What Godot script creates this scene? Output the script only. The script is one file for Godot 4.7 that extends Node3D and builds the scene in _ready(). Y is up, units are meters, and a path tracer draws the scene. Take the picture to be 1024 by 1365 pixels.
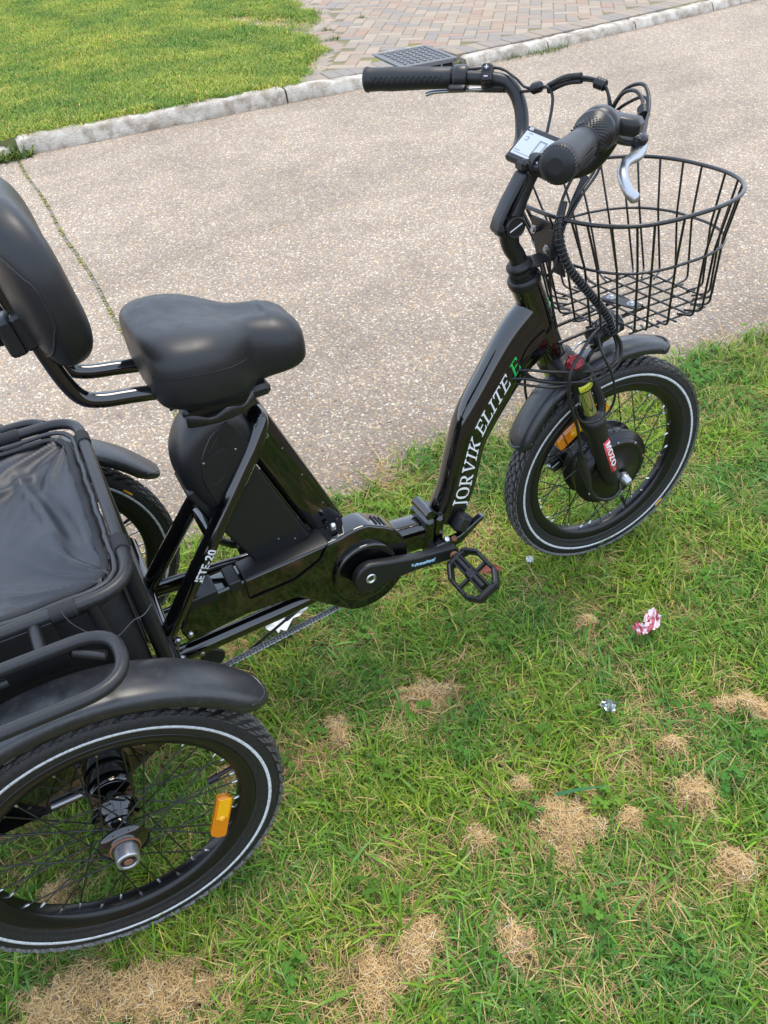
extends Node3D
# One electric tricycle on a grass verge beside a pebbled driveway. y up, metres; x runs along the tricycle, z to its right.

const TILT := 0.0785           # the driveway rises away from the verge
const PSI := 0.021             # the frame points a little off the rear axle's normal
var rng := RandomNumberGenerator.new()
var gid := 1
var M := {}
var FR: Transform3D
var ST: Transform3D
var SB: Transform3D
var FAR: Transform3D
var cam: Camera3D

# ------------------------------------------------------------------ helpers
func v(x: float, y: float, z: float) -> Vector3:
	return Vector3(x, y, z)

func nst() -> SurfaceTool:
	var st := SurfaceTool.new()
	st.begin(Mesh.PRIMITIVE_TRIANGLES)
	return st

func emit(st: SurfaceTool, p: PackedVector3Array, idx: PackedInt32Array, smooth := true, flip := true) -> void:
	if flip:
		var c := Vector3.ZERO
		for q in p: c += q
		c /= float(p.size())
		var vol := 0.0
		for i in range(0, idx.size(), 3):
			vol += (p[idx[i]] - c).dot((p[idx[i + 1]] - c).cross(p[idx[i + 2]] - c))
		if vol > 0.0:
			for i in range(0, idx.size(), 3):
				var t := idx[i + 1]; idx[i + 1] = idx[i + 2]; idx[i + 2] = t
	if smooth:
		gid += 1
		st.set_smooth_group(gid)
	else:
		st.set_smooth_group(-1)
	for i in idx: st.add_vertex(p[i])

func finish(st: SurfaceTool, mat: Material) -> ArrayMesh:
	st.generate_normals()
	st.set_material(mat)
	return st.commit()

func part(called: String, st: SurfaceTool, mat: Material, parent: Node3D, xf := Transform3D()) -> MeshInstance3D:
	var o := MeshInstance3D.new()
	o.name = called
	o.mesh = finish(st, mat)
	o.transform = xf
	parent.add_child(o, true)
	return o

func share(called: String, mesh: Mesh, parent: Node3D, xf := Transform3D(), mat: Material = null) -> MeshInstance3D:
	var o := MeshInstance3D.new()
	o.name = called
	o.mesh = mesh
	if mat: o.material_override = mat
	o.transform = xf
	parent.add_child(o, true)
	return o

func group(called: String, parent: Node3D, xf := Transform3D()) -> Node3D:
	var o := Node3D.new()
	o.name = called
	o.transform = xf
	parent.add_child(o, true)
	return o

func tag(o: Node, label: String, category: String, grp := "", kind := "") -> void:
	if label != "": o.set_meta("label", label)
	if category != "": o.set_meta("category", category)
	if grp != "": o.set_meta("group", grp)
	if kind != "": o.set_meta("kind", kind)

func smoothed(pts: Array, n := 6, closed := false) -> PackedVector3Array:
	var out := PackedVector3Array()
	var c := pts.size()
	var last := c if closed else c - 1
	for i in last:
		var a: Vector3 = pts[(i - 1 + c) % c] if (closed or i > 0) else pts[0] * 2.0 - pts[1]
		var b: Vector3 = pts[i]
		var d: Vector3 = pts[(i + 1) % c]
		var e: Vector3 = pts[(i + 2) % c] if (closed or i + 2 < c) else pts[c - 1] * 2.0 - pts[c - 2]
		for k in n:
			out.append(b.cubic_interpolate(d, a, e, float(k) / n))
	if not closed: out.append(pts[c - 1])
	return out

func cornered(pts: Array, r: float, n := 5, closed := false) -> PackedVector3Array:
	# straight runs with rounded corners
	var out := PackedVector3Array()
	var c := pts.size()
	for i in c:
		if not closed and (i == 0 or i == c - 1):
			out.append(pts[i]); continue
		var b: Vector3 = pts[i]
		var a: Vector3 = pts[(i - 1 + c) % c]
		var d: Vector3 = pts[(i + 1) % c]
		var ra := minf(r, a.distance_to(b) * 0.48)
		var rb := minf(r, d.distance_to(b) * 0.48)
		var p0 := b + (a - b).normalized() * ra
		var p1 := b + (d - b).normalized() * rb
		for k in n + 1:
			var t := float(k) / n
			out.append(p0.lerp(b, t).lerp(b.lerp(p1, t), t))
	return out

func loft(st: SurfaceTool, rings: Array, cap0 := true, cap1 := true, closed := true, smooth := true, loop := false) -> void:
	var n: int = rings[0].size()
	var p := PackedVector3Array()
	for r in rings: p.append_array(r)
	var idx := PackedInt32Array()
	var m := rings.size()
	var jm := n if closed else n - 1
	for i in (m if loop else m - 1):
		var i2 := (i + 1) % m
		for j in jm:
			var k := (j + 1) % n
			idx.append_array([i * n + j, i2 * n + j, i2 * n + k, i * n + j, i2 * n + k, i * n + k])
	var body := idx.size()
	if cap0 and closed and not loop:
		for j in range(1, n - 1): idx.append_array([0, j, j + 1])
	var mid := idx.size()
	if cap1 and closed and not loop:
		var o := (m - 1) * n
		for j in range(1, n - 1): idx.append_array([o, o + j + 1, o + j])
	# orientation over the whole closed body, then caps flat
	var c := Vector3.ZERO
	for q in p: c += q
	c /= float(p.size())
	var vol := 0.0
	for i in range(0, idx.size(), 3):
		vol += (p[idx[i]] - c).dot((p[idx[i + 1]] - c).cross(p[idx[i + 2]] - c))
	if vol > 0.0:
		for i in range(0, idx.size(), 3):
			var t := idx[i + 1]; idx[i + 1] = idx[i + 2]; idx[i + 2] = t
	emit(st, p, idx.slice(0, body), smooth, false)
	if mid > body: emit(st, p, idx.slice(body, mid), false, false)
	if idx.size() > mid: emit(st, p, idx.slice(mid), false, false)

func frames(path: PackedVector3Array, closed: bool, up := Vector3.ZERO) -> Array:
	var n := path.size()
	var out := []
	var u := up
	for i in n:
		var a := path[(i - 1 + n) % n] if (closed or i > 0) else path[0]
		var b := path[(i + 1) % n] if (closed or i < n - 1) else path[n - 1]
		var t := (b - a).normalized()
		if i == 0 and u == Vector3.ZERO:
			u = Vector3.UP if absf(t.y) < 0.85 else Vector3.RIGHT
		u = (u - t * u.dot(t)).normalized()
		out.append([t, u, t.cross(u).normalized()])
	return out

# r: one radius or a list; sx/sy stretch the section along the frame's u and w axes
func sweep(st: SurfaceTool, path: PackedVector3Array, r, n := 10, closed := false, sx := 1.0, sy := 1.0, up := Vector3.ZERO, power := 1.0) -> void:
	var fr := frames(path, closed, up)
	var rings := []
	for i in path.size():
		var rad: float
		if r is float or r is int: rad = r
		else:
			var f: float = float(i) / (path.size() - 1) * (r.size() - 1)
			var k := mini(int(f), r.size() - 2)
			rad = lerpf(r[k], r[k + 1], f - k)
		var ring := PackedVector3Array()
		for j in n:
			var a := TAU * j / n
			var ca := cos(a); var sa := sin(a)
			if power != 1.0:
				ca = signf(ca) * pow(absf(ca), power); sa = signf(sa) * pow(absf(sa), power)
			ring.append(path[i] + (fr[i][1] * ca * sx + fr[i][2] * sa * sy) * rad)
		rings.append(ring)
	loft(st, rings, true, true, true, true, closed)

func rod(st: SurfaceTool, a: Vector3, b: Vector3, r, n := 10) -> void:
	sweep(st, PackedVector3Array([a, b]), r, n)

# a turned shape about xf's z axis; prof holds (radius, height)
func lathe(st: SurfaceTool, prof: Array, xf := Transform3D(), n := 24, loop := false, smooth := true) -> void:
	var rings := []
	for q in prof:
		var ring := PackedVector3Array()
		for j in n:
			var a := TAU * j / n
			ring.append(xf * v(q.x * cos(a), q.x * sin(a), q.y))
		rings.append(ring)
	loft(st, rings, not loop, not loop, true, smooth, loop)

func disc_axis(at: Vector3, axis: Vector3) -> Transform3D:
	var z := axis.normalized()
	var x := (Vector3.UP if absf(z.y) < 0.9 else Vector3.RIGHT).cross(z).normalized()
	return Transform3D(Basis(x, z.cross(x), z), at)

func rounded(poly: Array, r: float, n := 4) -> PackedVector2Array:
	var p3 := []
	for q in poly: p3.append(v(q.x, q.y, 0))
	var out := PackedVector2Array()
	for q in cornered(p3, r, n, true): out.append(Vector2(q.x, q.y))
	return out

func inset(poly: PackedVector2Array, d: float) -> PackedVector2Array:
	var n := poly.size()
	var area := 0.0
	for i in n: area += poly[i].cross(poly[(i + 1) % n])
	var s := signf(area)
	var out := PackedVector2Array()
	for i in n:
		var e0 := (poly[i] - poly[(i - 1 + n) % n]).normalized()
		var e1 := (poly[(i + 1) % n] - poly[i]).normalized()
		var n0 := Vector2(-e0.y, e0.x) * s
		var n1 := Vector2(-e1.y, e1.x) * s
		var m := (n0 + n1)
		var l := m.length()
		m = m / l if l > 0.01 else n0
		out.append(poly[i] + m * d / maxf(0.4, m.dot(n0)))
	return out

# a bevelled plate: poly in xf's xy plane, from z0 to z1
func plate(st: SurfaceTool, poly: PackedVector2Array, z0: float, z1: float, bevel := 0.002, xf := Transform3D(), smooth := false, steps := 1) -> void:
	var rings := []
	var n := poly.size()
	var lo := []
	for k in steps + 1:
		var a := PI * 0.5 * k / steps
		lo.append([bevel * (1.0 - sin(a)), bevel * (1.0 - cos(a))])
	for e in lo:
		var q := inset(poly, e[0]); var ring := PackedVector3Array()
		for i in n: ring.append(xf * v(q[i].x, q[i].y, z0 + e[1]))
		rings.append(ring)
	lo.reverse()
	for e in lo:
		var q := inset(poly, e[0]); var ring := PackedVector3Array()
		for i in n: ring.append(xf * v(q[i].x, q[i].y, z1 - e[1]))
		rings.append(ring)
	var p := PackedVector3Array()
	for r in rings: p.append_array(r)
	var idx := PackedInt32Array()
	for i in rings.size() - 1:
		for j in n:
			var k := (j + 1) % n
			idx.append_array([i * n + j, (i + 1) * n + j, (i + 1) * n + k, i * n + j, (i + 1) * n + k, i * n + k])
	var body := idx.size()
	var tri := Geometry2D.triangulate_polygon(inset(poly, bevel))
	var area := 0.0
	for i in n: area += poly[i].cross(poly[(i + 1) % n])
	var o := (rings.size() - 1) * n
	for i in range(0, tri.size(), 3):
		var a := tri[i]; var b := tri[i + 1]; var c := tri[i + 2]
		var s := (poly[b] - poly[a]).cross(poly[c] - poly[a]) * area
		if s < 0: var t := b; b = c; c = t
		idx.append_array([o + a, o + c, o + b, a, b, c])
	var cen := Vector3.ZERO
	for q in p: cen += q
	cen /= float(p.size())
	var flipit := func(from: int, to: int) -> void:
		for i in range(from, to, 3):
			var t := idx[i + 1]; idx[i + 1] = idx[i + 2]; idx[i + 2] = t
	# sides: outward test on the widest ring
	var vol := 0.0
	for i in range(0, body, 3):
		vol += (p[idx[i]] - cen).dot((p[idx[i + 1]] - cen).cross(p[idx[i + 2]] - cen))
	var ids := idx
	if vol > 0.0:
		for i in range(0, body, 3):
			var t := ids[i + 1]; ids[i + 1] = ids[i + 2]; ids[i + 2] = t
	var cv := 0.0
	for i in range(body, ids.size(), 3):
		cv += (p[ids[i]] - cen).dot((p[ids[i + 1]] - cen).cross(p[ids[i + 2]] - cen))
	if cv > 0.0:
		for i in range(body, ids.size(), 3):
			var t := ids[i + 1]; ids[i + 1] = ids[i + 2]; ids[i + 2] = t
	emit(st, p, ids.slice(0, body), smooth, false)
	emit(st, p, ids.slice(body), false, false)

func box(st: SurfaceTool, at: Vector3, size: Vector3, bevel := 0.002, basis := Basis.IDENTITY, round := 0.0) -> void:
	var h := size * 0.5
	var poly: PackedVector2Array
	var base := [Vector2(-h.x, -h.y), Vector2(h.x, -h.y), Vector2(h.x, h.y), Vector2(-h.x, h.y)]
	if round > 0.0: poly = rounded(base, round, 4)
	else: poly = rounded(base, bevel, 1)
	plate(st, poly, -h.z, h.z, bevel, Transform3D(basis, at), round > 0.0)

func ball(st: SurfaceTool, at: Vector3, r: Vector3, n := 12) -> void:
	var rings := []
	for i in range(1, n):
		var a := PI * i / n
		var ring := PackedVector3Array()
		for j in n * 2:
			var b := TAU * j / (n * 2)
			ring.append(at + v(r.x * sin(a) * cos(b), r.y * cos(a), r.z * sin(a) * sin(b)))
		rings.append(ring)
	loft(st, rings)

func lettering(st: SurfaceTool, words: String, fontname: String, size: float, where: Callable, depth := 0.0006, bold := false, spacing := 0.0) -> float:
	# letters as solid shapes laid along a surface; where(along, across, out) gives the point
	var f := SystemFont.new()
	f.font_names = PackedStringArray([fontname])
	if bold: f.font_weight = 700
	var x := 0.0
	for ch in words:
		if ch == " ":
			x += size * 0.33; continue
		var tm := TextMesh.new()
		tm.font = f
		tm.text = ch
		tm.font_size = 64
		tm.pixel_size = size / 46.0
		tm.depth = 0.001
		tm.curve_step = 3.0
		tm.horizontal_alignment = HORIZONTAL_ALIGNMENT_LEFT
		tm.vertical_alignment = VERTICAL_ALIGNMENT_CENTER
		var arr := tm.get_mesh_arrays()
		if arr.is_empty(): continue
		var vs: PackedVector3Array = arr[Mesh.ARRAY_VERTEX]
		var id = arr[Mesh.ARRAY_INDEX]
		var lo := 1e9; var hi := -1e9
		for q in vs: lo = minf(lo, q.x); hi = maxf(hi, q.x)
		var pts := PackedVector3Array()
		for q in vs: pts.append(where.call(x + q.x - lo, q.y, (q.z / 0.001 + 0.5) * depth))
		var ii := PackedInt32Array()
		if id != null and id.size() > 0: ii = id
		else:
			for k in vs.size(): ii.append(k)
		emit(st, pts, ii, false, false)
		x += hi - lo + size * (0.1 + spacing)
	return x

func mat(lin: Color, rough := 0.5, metal := 0.0, coat := 0.0) -> StandardMaterial3D:
	var m := StandardMaterial3D.new()
	m.albedo_color = lin.linear_to_srgb()
	m.roughness = rough
	m.metallic = metal
	if coat > 0.0:
		m.clearcoat_enabled = true; m.clearcoat = coat; m.clearcoat_roughness = 0.04
	return m

func noisy(m: StandardMaterial3D, freq: float, strength: float, scale: float, size := 256, type := FastNoiseLite.TYPE_SIMPLEX_SMOOTH, world := false, bump := 4.0) -> StandardMaterial3D:
	var n := FastNoiseLite.new()
	n.noise_type = type; n.frequency = freq; n.seed = 7
	n.fractal_octaves = 4
	var t := NoiseTexture2D.new()
	t.noise = n; t.width = size; t.height = size; t.seamless = true; t.as_normal_map = true; t.bump_strength = bump
	m.normal_enabled = true; m.normal_texture = t; m.normal_scale = strength
	m.uv1_triplanar = true; m.uv1_world_triplanar = world; m.uv1_scale = Vector3.ONE * scale
	return m

func dusty(m: StandardMaterial3D, freq: float, dust: float, from: float, gain := 0.5) -> void:
	# the albedo keeps its colour except for pale specks and smears of dust
	var n := FastNoiseLite.new()
	n.frequency = freq; n.seed = 31; n.fractal_octaves = 5; n.fractal_gain = gain
	var t := NoiseTexture2D.new()
	t.noise = n; t.width = 512; t.height = 512; t.seamless = true
	var g := Gradient.new()
	var b := Color(0.5, 0.5, 0.5)
	g.offsets = PackedFloat32Array([0.0, from, minf(from + 0.12, 0.99), 1.0])
	g.colors = PackedColorArray([b, b, Color(dust, dust * 0.97, dust * 0.92), Color(dust, dust * 0.97, dust * 0.92)])
	t.color_ramp = g
	var l := m.albedo_color.srgb_to_linear() * 4.67
	m.albedo_color = Color(l.r, l.g, l.b).linear_to_srgb()
	m.albedo_texture = t

func dirt(m: StandardMaterial3D) -> void:
	var n := FastNoiseLite.new()
	n.frequency = 0.03; n.seed = 44; n.fractal_octaves = 5; n.fractal_gain = 0.65
	var t := NoiseTexture2D.new()
	t.noise = n; t.width = 512; t.height = 512; t.seamless = true
	var g := Gradient.new()
	g.offsets = PackedFloat32Array([0.0, 0.22, 0.4, 1.0])
	g.colors = PackedColorArray([Color(0.45, 0.42, 0.36), Color(0.72, 0.7, 0.66), Color(0.98, 0.98, 0.98), Color(1, 1, 1)])
	t.color_ramp = g
	m.albedo_texture = t

func rough_spots(m: StandardMaterial3D, freq: float, lo: float, hi: float) -> void:
	var n := FastNoiseLite.new()
	n.frequency = freq; n.seed = 21; n.fractal_octaves = 5
	var t := NoiseTexture2D.new()
	t.noise = n; t.width = 256; t.height = 256; t.seamless = true
	var g := Gradient.new()
	g.colors = PackedColorArray([Color(lo, lo, lo), Color(hi, hi, hi)])
	t.color_ramp = g
	m.roughness = 1.0
	m.roughness_texture = t

# ------------------------------------------------------------------ pebbled concrete
func pebble_maps() -> Array:
	var S := 1536
	var r := RandomNumberGenerator.new(); r.seed = 11
	var col := PackedByteArray(); col.resize(S * S * 3)
	var hgt := PackedByteArray(); hgt.resize(S * S)
	for i in S * S:
		var k := r.randi() & 31
		col[i * 3] = 138 + k; col[i * 3 + 1] = 127 + k; col[i * 3 + 2] = 116 + k
		hgt[i] = 20 + (k >> 1)
	var tones := [Color8(222, 205, 180), Color8(206, 188, 164), Color8(190, 170, 148), Color8(230, 220, 202), Color8(176, 162, 148), Color8(214, 184, 148), Color8(160, 148, 138), Color8(230, 220, 204), Color8(200, 172, 142), Color8(204, 199, 192), Color8(146, 136, 130), Color8(238, 232, 220), Color8(196, 190, 180), Color8(220, 196, 166)]
	for s in 38000:
		var cx := r.randi() % S
		var cy := r.randi() % S
		var big := r.randf()
		var ra := 2.5 + big * big * 4.6
		var rb := ra * r.randf_range(0.55, 0.95)
		var an := r.randf() * PI
		var ca := cos(an); var sa := sin(an)
		var c: Color = tones[r.randi() % tones.size()]
		var f := r.randf_range(0.82, 1.06)
		var c0 := clampi(int(c.r8 * f), 0, 255); var c1 := clampi(int(c.g8 * f), 0, 255); var c2 := clampi(int(c.b8 * f), 0, 255)
		var top := r.randf_range(150, 255)
		var R := int(ra) + 1
		for y in range(-R, R + 1):
			var py := (cy + y + S) % S
			var row := py * S
			for x in range(-R, R + 1):
				var u := (x * ca + y * sa) / ra
				var w := (y * ca - x * sa) / rb
				var d := u * u + w * w
				if d < 1.0:
					var i := row + (cx + x + S) % S
					var h := int(top * sqrt(1.0 - d * 0.9))
					if d < 0.8 or h > hgt[i]:
						hgt[i] = h
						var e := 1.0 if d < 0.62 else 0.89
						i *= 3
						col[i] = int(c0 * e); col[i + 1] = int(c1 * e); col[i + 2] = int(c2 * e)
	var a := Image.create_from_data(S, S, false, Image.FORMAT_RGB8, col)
	var hh := Image.create_from_data(S, S, false, Image.FORMAT_L8, hgt)
	hh.convert(Image.FORMAT_RGBA8)
	hh.bump_map_to_normal_map(4.0)
	return [ImageTexture.create_from_image(a), ImageTexture.create_from_image(hh)]

# a ground sheet over a polygon-like grid with tone in its vertex colours (stains and wear)
func sheet(called: String, x0: float, x1: float, z0: float, z1: float, step: float, m: Material, h: Callable, tone: Callable, xf := Transform3D(), keep = null) -> MeshInstance3D:
	var st := nst()
	st.set_smooth_group(0)
	var nx := int(ceil((x1 - x0) / step)); var nz := int(ceil((z1 - z0) / step))
	for i in nx:
		for j in nz:
			var xa := x0 + (x1 - x0) * i / nx; var xb := x0 + (x1 - x0) * (i + 1) / nx
			var za := z0 + (z1 - z0) * j / nz; var zb := z0 + (z1 - z0) * (j + 1) / nz
			if keep != null and not keep.call((xa + xb) * 0.5, (za + zb) * 0.5): continue
			var q := [Vector2(xa, za), Vector2(xb, za), Vector2(xb, zb), Vector2(xa, zb)]
			for k in [0, 1, 2, 0, 2, 3]:
				st.set_color(tone.call(q[k].x, q[k].y))
				st.add_vertex(v(q[k].x, h.call(q[k].x, q[k].y), q[k].y))
	return part(called, st, m, self, xf)

# ------------------------------------------------------------------ materials
func make_materials() -> void:
	M.gloss = mat(Color(0.0028, 0.0028, 0.003), 0.07, 0.0, 1.0)
	M.gloss.metallic_specular = 0.5
	M.matte = mat(Color(0.009, 0.0092, 0.0102), 0.4)
	noisy(M.matte, 0.05, 0.12, 22.0)
	M.plastic = mat(Color(0.0095, 0.0098, 0.011), 0.36)
	noisy(M.plastic, 0.03, 0.05, 9.0)
	M.fender = mat(Color(0.0125, 0.0138, 0.0175), 0.38)
	M.fender.metallic_specular = 0.62
	noisy(M.fender, 0.02, 0.05, 7.0)
	rough_spots(M.fender, 0.012, 0.26, 0.44)
	dusty(M.fender, 0.016, 0.68, 0.60, 0.65)
	M.tube = mat(Color(0.013, 0.0135, 0.0155), 0.42)
	noisy(M.tube, 0.06, 0.1, 25.0)
	M.rubber = mat(Color(0.0105, 0.0105, 0.011), 0.55)
	noisy(M.rubber, 0.04, 0.2, 14.0)
	M.tread = mat(Color(0.055, 0.055, 0.057), 0.55)
	noisy(M.tread, 0.05, 0.4, 18.0)
	dusty(M.tread, 0.02, 0.85, 0.45, 0.6)
	dusty(M.rubber, 0.02, 0.72, 0.58, 0.6)
	M.rim = mat(Color(0.0055, 0.0055, 0.006), 0.28)
	M.vinyl = mat(Color(0.011, 0.0113, 0.013), 0.42)
	noisy(M.vinyl, 0.07, 0.16, 13.0, 512, FastNoiseLite.TYPE_CELLULAR)
	rough_spots(M.vinyl, 0.01, 0.36, 0.5)
	dusty(M.vinyl, 0.09, 0.75, 0.80)
	M.grip = mat(Color(0.012, 0.0125, 0.0145), 0.46)
	noisy(M.grip, 0.08, 0.2, 20.0, 256, FastNoiseLite.TYPE_CELLULAR)
	M.fabric = mat(Color(0.026, 0.0275, 0.033), 0.38)
	noisy(M.fabric, 0.35, 0.35, 40.0)
	M.weave = mat(Color(0.017, 0.0175, 0.021), 0.8)
	noisy(M.weave, 0.3, 0.5, 30.0)
	M.cloth = mat(Color(0.0045, 0.0045, 0.005), 0.8)
	noisy(M.cloth, 0.2, 0.3, 20.0)
	M.chrome = mat(Color(0.72, 0.68, 0.52), 0.14, 1.0)  # gold tint is the reflection of the grass, painted into the metal colour
	M.alloy = mat(Color(0.62, 0.64, 0.66), 0.32, 1.0)
	M.silver = mat(Color(0.46, 0.47, 0.49), 0.36, 0.9)
	M.steel = mat(Color(0.35, 0.35, 0.36), 0.35, 1.0)
	M.rust = mat(Color(0.22, 0.09, 0.045), 0.8)
	M.white = mat(Color(0.8, 0.8, 0.8), 0.45)
	M.stripe = mat(Color(0.72, 0.74, 0.77), 0.35)
	M.ring = mat(Color(0.66, 0.68, 0.71), 0.35)
	noisy(M.ring, 0.03, 0.1, 9.0)
	dirt(M.ring)
	M.green = mat(Color(0.02, 0.5, 0.09), 0.4)
	M.cyan = mat(Color(0.45, 0.72, 0.9), 0.4)
	M.red = mat(Color(0.55, 0.018, 0.02), 0.35, 0.0, 0.4)
	M.redcap = mat(Color(0.22, 0.010, 0.016), 0.35, 0.3, 0.3)
	M.yellow = mat(Color(0.62, 0.62, 0.05), 0.4)
	M.amber = mat(Color(0.85, 0.27, 0.008), 0.16, 0.0, 0.8)
	M.amber.backlight_enabled = true; M.amber.backlight = Color(0.5, 0.18, 0.0)
	noisy(M.amber, 0.12, 0.8, 40.0, 256, FastNoiseLite.TYPE_CELLULAR)
	M.amber2 = mat(Color(0.95, 0.45, 0.01), 0.12, 0.0, 0.8)
	M.screen = mat(Color(0.47, 0.50, 0.52), 0.22)
	M.digit = mat(Color(0.22, 0.25, 0.27), 0.3)
	M.bezel = mat(Color(0.016, 0.015, 0.018), 0.3)
	M.cable = mat(Color(0.010, 0.0105, 0.0125), 0.36)
	M.wire = mat(Color(0.008, 0.0083, 0.0095), 0.33, 0.0, 0.3)
	M.spiral = mat(Color(0.022, 0.023, 0.027), 0.3)
	M.thread = mat(Color(0.055, 0.055, 0.06), 0.8)
	M.chain = mat(Color(0.33, 0.33, 0.34), 0.38, 0.9)
	M.lamp = mat(Color(0.5, 0.52, 0.55), 0.1, 0.2, 1.0)
	M.label = mat(Color(0.38, 0.48, 0.44), 0.4)
	M.greyprint = mat(Color(0.035, 0.036, 0.04), 0.3)

# ------------------------------------------------------------------ wheels
var tyre_mesh: ArrayMesh
var tread_mesh: ArrayMesh
var rim_mesh: ArrayMesh
var stripe_mesh: ArrayMesh
var nipple_mesh: ArrayMesh
const R := 0.255

func wheel_shapes() -> void:
	var st := nst()
	var half := [Vector2(0.2015, 0.0135), Vector2(0.206, 0.0165), Vector2(0.2105, 0.0192), Vector2(0.2125, 0.0188), Vector2(0.216, 0.0208), Vector2(0.222, 0.0228), Vector2(0.2285, 0.0238), Vector2(0.2345, 0.0236), Vector2(0.24, 0.0222), Vector2(0.2445, 0.0195), Vector2(0.248, 0.0155), Vector2(0.2502, 0.009), Vector2(0.251, 0.0)]
	var prof := half.duplicate()
	for i in range(half.size() - 2, -1, -1): prof.append(Vector2(half[i].x, -half[i].y))
	lathe(st, prof, Transform3D(), 96, true)
	tyre_mesh = finish(st, M.rubber)
	# tread blocks
	st = nst()
	var n := 58
	var blocks := [[0.0, 0.0035, 0.0, 0.52], [0.0, 0.0105, 0.5, 0.55], [0.0, -0.0105, 0.25, 0.55], [0.0, 0.0172, 0.0, 0.62], [0.0, -0.0172, 0.6, 0.62], [0.0, -0.0035, 0.5, 0.52], [0.0, 0.0208, 0.35, 0.66], [0.0, -0.0208, 0.1, 0.66]]
	for k in n:
		for b in blocks:
			var z: float = b[1]
			var az := absf(z)
			var rr := 0.2515 - pow(az / 0.0245, 2.6) * 0.0095
			var nr := 1.0; var nz := pow(az / 0.026, 2.0) * 1.5 * signf(z)
			var l := sqrt(nr * nr + nz * nz)
			var a: float = TAU * (k + b[2]) / n
			var da: float = TAU / n * b[3] * 0.5
			var hz := 0.0027 if az < 0.02 else 0.0016
			var hgt := 0.0042 if az < 0.014 else 0.0030
			var skew := 0.35 * signf(z) * TAU / n if az > 0.003 else 0.0
			var p := PackedVector3Array()
			for up in 2:
				for c in [[-1, -1], [1, -1], [1, 1], [-1, 1]]:
					var sh := 0.86 if up == 1 else 1.0
					var aa: float = a + da * c[0] * sh + skew * c[1] * 0.4
					var zz: float = z + hz * c[1] * sh
					var lift := (hgt if up == 1 else -0.002)
					var rad := rr + lift * nr / l
					p.append(v(rad * cos(aa), rad * sin(aa), zz + lift * nz / l))
			emit(st, p, PackedInt32Array([4, 5, 6, 4, 6, 7, 0, 1, 5, 0, 5, 4, 1, 2, 6, 1, 6, 5, 2, 3, 7, 2, 7, 6, 3, 0, 4, 3, 4, 7]), false)
	tread_mesh = finish(st, M.tread)
	st = nst()
	lathe(st, [Vector2(0.2055, 0.0162), Vector2(0.2035, 0.017), Vector2(0.1985, 0.0168), Vector2(0.1925, 0.0145), Vector2(0.1835, 0.0118), Vector2(0.182, 0.009), Vector2(0.1812, 0.0), Vector2(0.182, -0.009), Vector2(0.1835, -0.0118), Vector2(0.1925, -0.0145), Vector2(0.1985, -0.0168), Vector2(0.2035, -0.017), Vector2(0.2055, -0.0162), Vector2(0.2, 0.0)], Transform3D(), 96, true)
	rim_mesh = finish(st, M.rim)
	st = nst()
	for s in [1.0, -1.0]:
		lathe(st, [Vector2(0.2238, s * 0.0236), Vector2(0.2238, s * 0.02395), Vector2(0.2262, s * 0.02432), Vector2(0.2288, s * 0.02452), Vector2(0.2288, s * 0.0235)], Transform3D(), 96, true)
	stripe_mesh = finish(st, M.ring)
	st = nst()
	lathe(st, [Vector2(0.0023, 0.0), Vector2(0.0023, 0.004), Vector2(0.0018, 0.008), Vector2(0.0014, 0.009)], Transform3D(), 8)
	nipple_mesh = finish(st, M.alloy)

func tyre_and_spokes(w: Node3D, spin: float, flange_r: float, flange_z: float) -> void:
	var turn := Transform3D(Basis(Vector3.BACK, spin), Vector3.ZERO)
	var t := share("tyre", tyre_mesh, w, turn)
	var tr := share("tread", tread_mesh, w, turn)
	tr.set_meta("kind", "stuff")
	share("reflective_stripe", stripe_mesh, w, turn)
	share("rim", rim_mesh, w, turn)
	var st := nst()
	box(st, v(0.2345 * cos(0.35), 0.2345 * sin(0.35), 0.0241), v(0.004, 0.022, 0.0012), 0.0004, Basis(Vector3.BACK, 0.35))
	if spin != 0.06: part("orange_tyre_mark", st, M.amber2, w, turn)
	st = nst()
	var va := 0.05
	rod(st, v(0.183 * cos(va), 0.183 * sin(va), 0.0), v(0.15 * cos(va), 0.15 * sin(va), 0.002), 0.0035, 8)
	rod(st, v(0.158 * cos(va), 0.158 * sin(va), 0.0015), v(0.14 * cos(va), 0.14 * sin(va), 0.0026), 0.005, 8)
	part("valve", st, M.rubber, w, turn)
	var n := 36
	for i in n:
		var side := 1.0 if i % 2 == 0 else -1.0
		var dirn := 1.0 if (i / 2) % 2 == 0 else -1.0
		var ra := TAU * i / n + spin
		var fa := ra + dirn * (1.05 if flange_r < 0.06 else 0.55)
		var a := v(flange_r * cos(fa), flange_r * sin(fa), side * (flange_z + 0.002 * dirn))
		var b := v(0.1815 * cos(ra), 0.1815 * sin(ra), side * 0.003)
		var d := (a - b).normalized()
		var s2 := nst()
		rod(s2, b, a, 0.00125, 6)
		ball(s2, a + v(0, 0, side * 0.001), Vector3.ONE * 0.0026, 4)
		var sp := part("spoke", s2, M.wire, w)
		share("spoke_nipple", nipple_mesh, w, disc_axis(b, d))

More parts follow.
